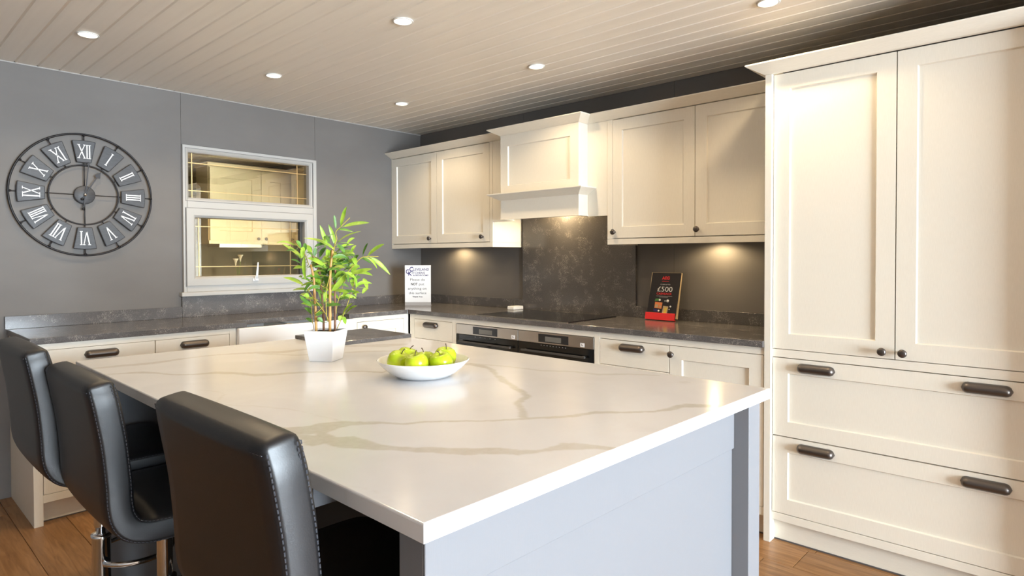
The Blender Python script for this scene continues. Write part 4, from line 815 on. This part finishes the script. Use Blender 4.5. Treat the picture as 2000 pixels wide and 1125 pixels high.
# dark slab lying on the far corner of the island
m4 = Matrix.Translation(IC) @ Matrix.Rotation(IR, 4, 'Z')
build('quartz_slab', MB().prism([m4 @ Vector((a, b, 0)) for a, b in ((-1.032, .232), (-.668, .232), (-.668, .634), (-1.032, .634))], .9104, .927), 'quartz', bevel=.0015,
      label='dark grey quartz slab lying on the far corner of the island', cat='slab', origin=(1.72, -1.80, .9104))

# ------------------------------------------------------------------ bar stools
def catmull(P, n):
    P = [Vector(p) for p in P]; Q = [P[0] * 2 - P[1]] + P + [P[-1] * 2 - P[-2]]; out = []
    for i in range(1, len(Q) - 2):
        for k in range(n):
            t = k / n
            out.append(.5 * ((2 * Q[i]) + (-Q[i - 1] + Q[i + 1]) * t + (2 * Q[i - 1] - 5 * Q[i] + 4 * Q[i + 1] - Q[i + 2]) * t * t + (-Q[i - 1] + 3 * Q[i] - 3 * Q[i + 1] + Q[i + 2]) * t ** 3))
    return out + [P[-1]]
SW, ST = .454, .056
def shell_sections():
    ctr = [(-.178, 1.036), (-.168, .98), (-.157, .91), (-.150, .83), (-.148, .785), (-.142, .752), (-.128, .728), (-.104, .714), (-.07, .708), (.01, .706), (.11, .706), (.175, .703), (.206, .690)]
    C2 = catmull([(0, a * 1.145, 1.29 + (b - 1.29) * 1.145) for a, b in ctr], 5)
    C2 = [Vector((p.y, p.z)) for p in C2]
    out = []
    for i, p in enumerate(C2):
        t = (C2[min(i + 1, len(C2) - 1)] - C2[max(i - 1, 0)]).normalized()
        nrm = Vector((-t.y, t.x))          # towards the sitter
        out.append((p, t, nrm))
    return out
def stool_meshes():
    sec = shell_sections(); n = len(sec)
    ring_pts = []
    r = .009
    hw, ht = SW / 2, ST / 2
    # cross section, counted round: rear face, right side, front face, left side
    def corner(cx, cy, a0):
        return [(cx + r * math.cos(math.radians(a0 + k * 30)), cy + r * math.sin(math.radians(a0 + k * 30))) for k in range(4)]
    cs = []
    N = 12
    cs += corner(-hw + r, -ht + r, 180)
    cs += [(-hw + r + (2 * hw - 2 * r) * k / N, -ht) for k in range(1, N)]
    cs += corner(hw - r, -ht + r, 270)
    cs += corner(hw - r, ht - r, 0)
    cs += [(hw - r - (2 * hw - 2 * r) * k / N, ht) for k in range(1, N)]
    cs += corner(-hw + r, ht - r, 90)
    K = len(cs)
    vs, fs = [], []
    def put(p, nrm, tt, sw, sth, bulge_f, bulge_r, shift):
        for w, q in cs:
            b = 0
            e = max(0, 1 - (w / hw) ** 2)
            if q >= ht - 1e-6: b = bulge_f * e ** .6
            elif q <= -ht + 1e-6: b = -bulge_r * e ** .5
            y = p + nrm * (q * sth + b) + tt * shift
            vs.append((w * sw, y.x, y.y))
    ends = [(-.013, .90, .50), (-.0105, .935, .78), (-.006, .962, .93)]
    cnt = 0
    p, t, nr = sec[0]
    for sh, a, b in ends:
        put(p, nr, t, a, b, .003, .002, sh); cnt += 1
    for i, (p, t, nr) in enumerate(sec):
        z = p.y
        f = .016
        if i < 24:       # padded bands across the back
            f = .006 + .014 * abs(math.sin(math.pi * (i / 24.0) * 2)) ** .6
        wsc = 1 - .038 * max(0, 1 - i / 4.0) ** 2 if i < 4 else 1
        put(p, nr, t, wsc, 1, f, .007, 0); cnt += 1
    p, t, nr = sec[-1]
    for sh, a, b in ends[::-1]:
        put(p, nr, t, a, b, .003, .002, -sh); cnt += 1
    for i in range(cnt - 1):
        for k in range(K):
            fs.append((i * K + k, i * K + (k + 1) % K, (i + 1) * K + (k + 1) % K, (i + 1) * K + k))
    fs.append(tuple(range(K))); fs.append(tuple(range((cnt - 1) * K, cnt * K)))
    cushion = MB().add(vs, fs, True)
    # stitched seams: dashes along the four long edges and across the two ends
    st = MB()
    def dash_line(pts):
        d = 0; on = True
        L = [0]
        for a, b in zip(pts, pts[1:]): L.append(L[-1] + (b - a).length)
        s = 0
        def at(x):
            for i in range(len(L) - 1):
                if L[i + 1] >= x: return pts[i].lerp(pts[i + 1], (x - L[i]) / max(1e-6, L[i + 1] - L[i]))
            return pts[-1]
        while s + .006 < L[-1]:
            st.tube([at(s), at(s + .006)], .0011, 4, smooth=False); s += .0092
    k = r * (1 - .7071) - .0004
    def P3(w, q, s, sh=0): 
        p, t, nr = s; y = p + nr * q + t * sh
        return Vector((w, y.x, y.y))
    for sg in (-1, 1):
        for qq in (-1, 1):
            for ins in (0, .006):
                if ins and qq < 0: continue
                dash_line([P3(sg * (hw - k + .0002 * 0 + (.0006 if ins else 0)), qq * (ht - k - ins), s) for s in sec])
    for qq in (-1, 1):
        dash_line([P3(-hw + .012 + (SW - .024) * j / 20, qq * (ht + (.0065 if qq < 0 else .006) * max(0, 1 - ((-hw + .012 + (SW - .024) * j / 20) / hw) ** 2) ** .5 - .001), sec[0], .004) for j in range(21)])
    return cushion, st
CUSH, STITCH = stool_meshes()
def stool(x, y, dz, label, rz=0, proto=[]):
    e = empty('bar_stool', (x, y, 0), label, 'bar stool', 'bar stools at the island')
    e.rotation_euler.z = rz
    OFF[e.name] = Vector((0, 0, 0))
    if not proto:
        cu = build('cushion_shell', CUSH, 'leather', e, merge=False, label='black leatherette seat and back in one piece'); cu.location.z = dz
        si = build('stitching', STITCH, 'stitch', e, kind='stuff'); si.location.z = dz
        pl_ = build('seat_plate', BX(((-.09, -.09, .582), (.09, .09, .592))), 'chrome', e, bevel=.003); pl_.location.z = dz
        pi = build('piston', MB().lathe([(.014, .36), (.014, .583)], 20), 'chrome', e); pi.location.z = dz
        sl = build('sleeve', MB().lathe([(.019, .385), (.0205, .39), (.0205, .57), (.024, .582)], 24), 'chrome', e); sl.location.z = dz
        co = build('column', MB().lathe([(.030, .022), (.0275, .05), (.0275, .365), (.030, .370), (.030, .382), (.020, .384)], 24), 'chrome', e)
        ba = build('base_disc', MB().lathe([(.205, 0), (.207, .006), (.195, .012), (.10, .020), (.045, .026), (.032, .045), (.028, .06)], 40), 'chrome', e)
        pts = [(.018, -.02, .285)] + [(.14 * math.sin(a), .02 + .16 * (1 - math.cos(a)) / 1.0 * .5 + .04, .285) for a in []]
        loop = [Vector((.026 * s, .0, .30)) for s in (1,)]
        fr = []
        for k in range(25):
            a = math.radians(-60 + 300 * k / 24)
            fr.append(Vector((.125 * math.cos(a), .095 + .115 * math.sin(a), .300)))
        fo = build('footrest', MB().tube([(.022, .004, .300)] + fr + [(-.022, .004, .300)], .0095, 10), 'chrome', e)
        le = build('height_lever', MB().tube([(.03, .0, .572), (.10, .02, .569), (.17, .04, .557), (.185, .045, .549)], .004, 8), 'chrome', e); le.location.z = dz
        lb = build('lever_paddle', BX(((-.014, -.003, -.022), (.014, .003, .0))).xf(lambda p: (.19 + p[0], .046 + p[1], .551 + p[2])), 'lever', le)
        proto[:] = [(cu, 1), (si, 1), (pl_, 1), (pi, 1), (sl, 1), (co, 0), (ba, 0), (fo, 0), (le, 1), lb]
    else:
        for it in proto[:-1]:
            c = copy_part(it[0], e); c.location.z = dz if it[1] else 0
            if it[0].name.startswith('height_lever'): copy_part(proto[-1], c)
    return e
stool(1.884, -2.868, .020, 'black leatherette bar stool farthest along, at the left edge of the picture')
stool(2.343, -2.824, -.016, 'black leatherette bar stool in the middle of the row of three')
stool(3.220, -2.818, .024, 'black leatherette bar stool in front, nearest the viewer')

# ------------------------------------------------------------------ wall clock
CY, CZ = -2.479, 1.655
e = empty('wall_clock', (0, CY, CZ), 'large round open metal wall clock with white roman numerals', 'clock')
def TC(p): return (p[2], CY + p[0], CZ + p[1])     # (right, up, out)
def circle(r, w, n=96): return [TC((r * math.cos(2 * math.pi * k / n), r * math.sin(2 * math.pi * k / n), w)) for k in range(n)]
build('outer_ring', MB().tube(circle(.347, .028), .0055, 8, True), 'clock_dark', e)
build('inner_ring', MB().tube(circle(.170, .028), .0042, 8, True), 'clock_dark', e)
build('hub', MB().lathe([(.052, 0), (.052, .012), (.048, .015), (0, .016)], 40).xf(lambda p: TC((p[0], p[1], p[2] + .020))), 'clock', e)
for k in range(4):
    a = math.radians(90 * k)
    build('spoke', MB().tube([TC((r * math.sin(a), r * math.cos(a), .028)) for r in (.05, .168)], .0026, 6), 'clock_dark', e)
def glyph(ch, x, h):
    """strokes of a roman numeral as quads ((x,y)x4); returns strokes and advance"""
    w, s = .006, .0032
    out = []
    def bar(x0, x1, t): out.append([(x0 - t / 2, -h / 2), (x0 + t / 2, -h / 2), (x1 + t / 2, h / 2), (x1 - t / 2, h / 2)])
    def serif(xc, l, top): 
        y = h / 2 if top else -h / 2
        out.append([(xc - l / 2, y - s / 2), (xc + l / 2, y - s / 2), (xc + l / 2, y + s / 2), (xc - l / 2, y + s / 2)])
    if ch == 'I':
        bar(x + .006, x + .006, w); serif(x + .006, .014, 1); serif(x + .006, .014, 0); return out, .013
    if ch == 'V':
        bar(x + .021, x + .007, w); bar(x + .021, x + .035, .004); serif(x + .007, .014, 1); serif(x + .035, .014, 1); return out, .041
    bar(x + .036, x + .006, w); bar(x + .006, x + .036, .004)
    for t in (0, 1): serif(x + .006, .014, t); serif(x + .036, .014, t)
    return out, .041
for k, rn in enumerate(['XII', 'I', 'II', 'III', 'IV', 'V', 'VI', 'VII', 'VIII', 'IX', 'X', 'XI']):
    a = math.radians(30 * k); ca, sa = math.cos(a), math.sin(a)
    def rot(x, y, w): return TC((x * ca + y * sa, -x * sa + y * ca, w))
    pts = [(-.0355, .185), (.0355, .185), (.058, .308), (.030, .3115), (0, .3125), (-.030, .3115), (-.058, .308)]
    m = MB(); n = len(pts)
    m.add([rot(x, y, .020) for x, y in pts] + [rot(x, y, .034) for x, y in pts], [tuple(range(n)), tuple(range(n, 2 * n))] + [(i, (i + 1) % n, n + (i + 1) % n, n + i) for i in range(n)])
    p = build('numeral_plate', m, 'clock', e, bevel=.004)
    strokes, x = [], 0
    for ch in rn:
        g, adv = glyph(ch, x, .076); strokes += g; x += adv
    sc_ = min(1, .066 / x)
    m = MB()
    for q in strokes:
        m.add([rot((px - x / 2) * sc_, .248 + py, .0338) for px, py in q] + [rot((px - x / 2) * sc_, .248 + py, .0356) for px, py in q], [(3, 2, 1, 0), (4, 5, 6, 7), (0, 1, 5, 4), (1, 2, 6, 5), (2, 3, 7, 6), (3, 0, 4, 7)])
    build('numeral', m, 'numeral', p)
    build('inner_post', MB().tube([rot(0, .170, .028), rot(0, .19, .028)], .0032, 6), 'clock_dark', p)
    build('outer_post', MB().tube([rot(0, .306, .028), rot(0, .347, .028)], .0032, 6), 'clock_dark', p)
    build('rivet', MB().tube([rot(0, .3405, .026), rot(0, .3405, .041)], .0062, 10), 'clock_dark', p)
def hand(name, ang, length, tail, w, out, spade):
    a = math.radians(ang); ca, sa = math.cos(a), math.sin(a)
    def rot(x, y): return [TC((x * ca + y * sa, -x * sa + y * ca, z)) for z in (out, out + .0025)]
    pts = [(-w, -tail), (w, -tail), (w * .8, length - spade * 2), (spade * .8, length - spade * 1.8), (0, length), (-spade * .8, length - spade * 1.8), (-w * .8, length - spade * 2)]
    m = MB(); n = len(pts); lo = [rot(*p)[0] for p in pts]; hi = [rot(*p)[1] for p in pts]
    m.add(lo + hi, [tuple(range(n)), tuple(range(n, 2 * n))] + [(i, (i + 1) % n, n + (i + 1) % n, n + i) for i in range(n)])
    m.tube([TC((-tail * sa * .96, -tail * ca * .96, out)), TC((-tail * sa * .96, -tail * ca * .96, out + .003))], .008, 12)
    build(name, m, 'clock_dark', e)
hand('minute_hand', 6.0, .192, .085, .0028, .042, .010)
hand('hour_hand', 30, .158, .03, .0032, .039, .020)
build('hand_pin', MB().lathe([(.009, 0), (.009, .010), (.005, .014), (0, .015)], 16).xf(lambda p: TC((p[0], p[1], p[2] + .036))), 'chrome', e)

# ------------------------------------------------------------------ potted bamboo
pc = Vector((2.190, -2.2155, .9103)); pa = math.radians(33.5)
e = empty('potted_bamboo', pc, 'artificial bamboo plant in a tapered square white pot on the island', 'potted plant')
def sq(h, z): return [(pc.x + x * math.cos(pa) - y * math.sin(pa), pc.y + x * math.sin(pa) + y * math.cos(pa), pc.z + z) for x, y in ((-h, -h), (h, -h), (h, h), (-h, h))]
m = MB(); vs = sq(.045, 0) + sq(.060, .113) + sq(.0555, .113) + sq(.053, .085)
m.add(vs, [(0, 1, 2, 3)] + [(r * 4 + i, r * 4 + (i + 1) % 4, r * 4 + 4 + (i + 1) % 4, r * 4 + 4 + i) for r in range(3) for i in range(4)] + [(12, 13, 14, 15)])
build('pot', m, 'pot', e, bevel=.0025, label='white tapered square pot')
m = MB(); g = 7
vs = []
for i in range(g):
    for j in range(g):
        x = -.0545 + .109 * i / (g - 1); y = -.0545 + .109 * j / (g - 1)
        vs.append((pc.x + x * math.cos(pa) - y * math.sin(pa), pc.y + x * math.sin(pa) + y * math.cos(pa), pc.z + .1035 + random.uniform(-.002, .0045)))
m.add(vs, [(i * g + j, (i + 1) * g + j, (i + 1) * g + j + 1, i * g + j + 1) for i in range(g - 1) for j in range(g - 1)], True)
build('soil', m, 'soil', e)
cparts = []
for pts, r, mt in CANES:
    c3 = catmull(pts, 4)
    if r > .004: c3[0].z = min(c3[0].z, pc.z + .10)
    rr = [r * (1 - .25 * i / len(c3)) * (1.18 if (r > .004 and i % 5 == 3) else 1) for i in range(len(c3))]
    o = build('cane' if r > .004 else 'stem', MB().tube(c3, rr, 8 if r > .004 else 5), 'cane%d' % mt, e)
    cparts.append((o, c3))
CB = [Vector(p) for o, c3 in cparts for p in c3]
CO = [o for o, c3 in cparts for p in c3]
for b, md, t, w, dk in LEAVES:
    b, md, t = Vector(b), Vector(md), Vector(t)
    k = min(range(len(CB)), key=lambda i: (CB[i] - b).length)
    ax = [(b * (1 - s) ** 2 + md2 * 2 * s * (1 - s) + t * s * s) for md2 in [md * 2 - (b + t) / 2] for s in [j / 8 for j in range(9)]]
    d = (t - b).normalized()
    toc = (Vector((4.278, -3.446, 1.29)) - md)
    toc = Vector((toc.x, toc.y, 0)).normalized()
    nrm = (Vector((0, 0, 1)) * random.uniform(.3, .9) + toc * random.uniform(.5, 1.0) + Vector((random.uniform(-.3, .3), random.uniform(-.3, .3), 0))).normalized()
    side = d.cross(nrm).normalized(); up = side.cross(d).normalized()
    prof = [.10, .62, .88, .98, 1.0, .94, .78, .52, .05]
    vs, fs = [], []
    for j, p in enumerate(ax):
        h = w / 2 * prof[j] * 1.3
        vs += [p - side * h + up * h * .35, p, p + side * h + up * h * .35]
    for j in range(8):
        fs += [(j * 3, j * 3 + 1, j * 3 + 4, j * 3 + 3), (j * 3 + 1, j * 3 + 2, j * 3 + 5, j * 3 + 4)]
    m = MB().add(vs, fs, True)
    par = CO[k]
    if (CB[k] - b).length > .006:      # leaf stalk back to its stem
        m.tube([CB[k], (CB[k] + b) / 2 + Vector((0, 0, -.002)), ax[1]], [.0009, .0008, .0006], 4)
    build('leaf', m, 'leaf%d' % dk, par)

# ------------------------------------------------------------------ bowl of apples
bc = Vector((2.713, -2.178, .9103))
e = empty('fruit_bowl', bc, 'shallow round white ceramic bowl holding green apples on the island', 'bowl')
build('bowl_body', MB().lathe([(0, .0), (.068, .0), (.085, .0035), (.108, .017), (.128, .034), (.142, .049), (.147, .056), (.1455, .0575), (.143, .056), (.137, .047), (.122, .032), (.101, .017), (.078, .009), (.05, .0070), (0, .0065)], 64, bc), 'white', e)
APROF = [(0, -.0300), (.006, -.0318), (.013, -.0338), (.020, -.0318), (.029, -.022), (.0350, -.006), (.0365, .006), (.0345, .018), (.028, .0285), (.019, .0335), (.011, .0325), (.006, .0285), (.002, .0245), (0, .0240)]
AP = [((-.036, -.072), 'green apple at the front left of the bowl', 20, 8), ((-.080, -.004), 'green apple at the back left of the bowl', -8, 14), ((.050, -.066), 'green apple at the very front of the bowl', 10, -10),
      ((.000, .004), 'green apple in the middle, ringed by the others', 0, 5), ((.078, .008), 'green apple at the front right of the bowl', -14, 10), ((.012, .081), 'green apple at the back right of the bowl', 6, -8)]
INNER = [(0, .0065), (.05, .0070), (.078, .009), (.101, .017), (.122, .032), (.137, .047), (.143, .056)]
def apple_rest(rad, R=.0375):
    z = .03
    while z < .09:
        ok = True
        for (r0, z0), (r1, z1) in zip(INNER, INNER[1:]):
            for t in np.linspace(0, 1, 8):
                if math.hypot(r0 + (r1 - r0) * t - rad, z0 + (z1 - z0) * t - z) < R: ok = False
        if ok: return z
        z += .0005
    return z
am = None
for (dx, dy), lab, t1, t2 in AP:
    rad = math.hypot(dx, dy)
    z = bc.z + apple_rest(rad)
    a = empty('apple', (bc.x + dx, bc.y + dy, z), lab, 'apple', 'green apples in the bowl')
    a.rotation_euler = (math.radians(t1), math.radians(t2), random.uniform(0, 6))
    OFF[a.name] = Vector((0, 0, 0))
    if am is None:
        s1 = build('skin', MB().lathe(APROF, 36), 'apple', a)
        s2 = build('stalk', MB().tube([(0, 0, .022), (.001, 0, .031), (.004, .001, .040), (.009, .002, .046)], [.0012, .0012, .0014, .002], 6), 'stem', a)
        am = (s1, s2)
    else:
        for s in am: copy_part(s, a)

# ------------------------------------------------------------------ notice, brochure, small box on the worktop
b0, b1 = Vector((.275, -.386, .9103)), Vector((.431, -.250, .9103))
rx = (b1 - b0).normalized(); nz = Vector((rx.y, -rx.x, 0))
mat = Matrix(((rx.x, 0, nz.x, b0.x), (rx.y, 0, nz.y, b0.y), (0, 1, 0, b0.z), (0, 0, 0, 1)))
e = empty('notice_sign', b0, 'white printed notice card standing on the worktop in the corner', 'sign', mat=mat)
SWD, SHT, SB = .207, .292, .027
build('card', BX(((0, SB, -.002), (SWD, SB + SHT, .002))), 'card', e)
build('stand_foot', BX(((0, 0, -.004), (SWD, SB - .0002, .003)), ((0, 0, -.06), (SWD, .003, -.0041))), 'clear_base', e, label='grey plastic foot of the notice')
U = lambda px: (px - 215) / 525 * SWD
Vv = lambda py: SB + (915 - py) / 730 * SHT
def L(s, x0, x1, py, hpx, mt, bold=0): lettering('lettering', s, U(x0), U(x1), Vv(py), hpx / 730 * SHT, .0024, mt, e, bold=bold)
L('C', 308, 385, 305, 88, 'navy', .02); L('C', 236, 300, 350, 84, 'navy', .03); L('K', 285, 360, 386, 78, 'navy', .03)
L('LEVELAND', 386, 706, 290, 48, 'navy', .012); L('ITCHENS', 360, 622, 356, 42, 'navy', .012); L('& BEDROOMS', 384, 690, 396, 26, 'navy', .02)
L('Please do', 322, 620, 490, 46, 'ink'); L('NOT', 338, 470, 580, 46, 'ink', .035); L('put', 502, 606, 580, 46, 'ink')
L('anything on', 275, 652, 668, 46, 'ink'); L('this surface', 292, 650, 756, 46, 'ink'); L('Thank You', 366, 568, 820, 26, 'ink', .04)

b0, b1 = Vector((2.289, -.106, .9103)), Vector((2.484, -.112, .9103)); t0 = Vector((2.306, -.050, 1.193))
rx = (b1 - b0).normalized(); uy = (t0 - b0); uy = (uy - rx * uy.dot(rx)).normalized(); nz = rx.cross(uy).normalized()
mat = Matrix(((rx.x, uy.x, nz.x, b0.x), (rx.y, uy.y, nz.y, b0.y), (rx.z, uy.z, nz.z, b0.z), (0, 0, 0, 1)))
e = empty('brochure_stand', b0, 'black cashback brochure with red base strip leaning by the splashback', 'brochure', mat=mat)
BW, BH = .195, .290
tilt = .012
build('back_board', BX(((.004, .016, -.016), (BW + .010, BH + .002, -.0042))), 'tan', e)
build('cover', MB().add([(x + y / BH * tilt, y, z) for z in (-.004, 0) for x, y in ((0, .012), (BW, .012), (BW, BH), (0, BH))], [(3, 2, 1, 0), (4, 5, 6, 7), (0, 1, 5, 4), (1, 2, 6, 5), (2, 3, 7, 6), (3, 0, 4, 7)]), 'brochure', e)
build('red_strip', BX(((-.004, .008, .0003), (BW, .046, .008)), ((-.004, .003, -.012), (BW, .0078, .008))), 'red', e, bevel=.001, label='red base strip')
def P(u, v): return (u * BW + v * tilt, v * BH)       # fractions of the cover
def LB(s, u0, u1, v, h, mt, bold=0): lettering('lettering', s, P(u0, v)[0], P(u1, v)[0], P(u0, v)[1], h * BH, .0006, mt, e, bold=bold)
LB('AEG', .365, .63, .86, .062, 'red', .04); LB('CLAIM UP TO', .34, .68, .745, .020, 'whiteink'); LB('£500', .26, .78, .605, .105, 'whiteink'); LB('CASHBACK', .25, .78, .540, .042, 'red', .02)
def patch(name, quad, mt, z=.0006):
    build(name, MB().add([(*P(u, v), z + dz) for dz in (0, .0002) for u, v in quad], [(3, 2, 1, 0), (4, 5, 6, 7), (0, 1, 5, 4), (1, 2, 6, 5), (2, 3, 7, 6), (3, 0, 4, 7)]), mt, e)
def rq(u0, v0, u1, v1): return [(u0, v0), (u1, v0), (u1, v1), (u0, v1)]
patch('print_line', rq(.38, .815, .62, .827), 'red'); patch('print_line', rq(.25, .505, .80, .513), 'greyink'); patch('print_line', rq(.36, .485, .66, .492), 'greyink')
patch('print_picture', [(.24, .255), (.49, .245), (.50, .375), (.24, .385)], 'orange'); patch('print_picture', [(.26, .27), (.36, .27), (.36, .33), (.26, .33)], 'tan', .0009); patch('print_picture', [(.40, .28), (.47, .28), (.47, .31), (.40, .31)], 'tan', .0009)
patch('print_picture', [(.52, .10), (.70, .10), (.72, .30), (.54, .31)], 'tan'); patch('print_picture', [(.56, .12), (.66, .12), (.69, .27), (.60, .28)], 'yellow', .0009)
patch('print_picture', [(.22, .40), (.36, .41), (.40, .455), (.24, .45)], 'green')
for u, v, r_ in ((.39, .425, .035), (.67, .415, .045), (.79, .30, .03), (.58, .41, .018), (.76, .24, .02), (.40, .20, .03)):
    q = MB().lathe([(r_ * BW, 0), (r_ * BW, .0002), (0, .0003)], 14); c_ = P(u, v)
    build('print_picture', q.xf(lambda p: (p[0] + c_[0], p[1] + c_[1], .0006 + p[2])), 'whiteink', e)
patch('print_picture', [(.22, .19), (.36, .18), (.36, .23), (.22, .24)], 'navy')
e = empty('small_box', (1.19, -.085, .9103), 'small white plastic box on the worktop behind the hob', 'box')
build('box_body', BX(((-.030, -.055, 0), (.034, .050, .022))).xf(lambda p: (1.19 + p[0], -.085 + p[1], .9103 + p[2])), 'white', e, bevel=.004)
build('box_lid', BX(((-.028, -.053, .0222), (.032, .048, .026))).xf(lambda p: (1.19 + p[0], -.085 + p[1], .9103 + p[2])), 'card', e, bevel=.0015)
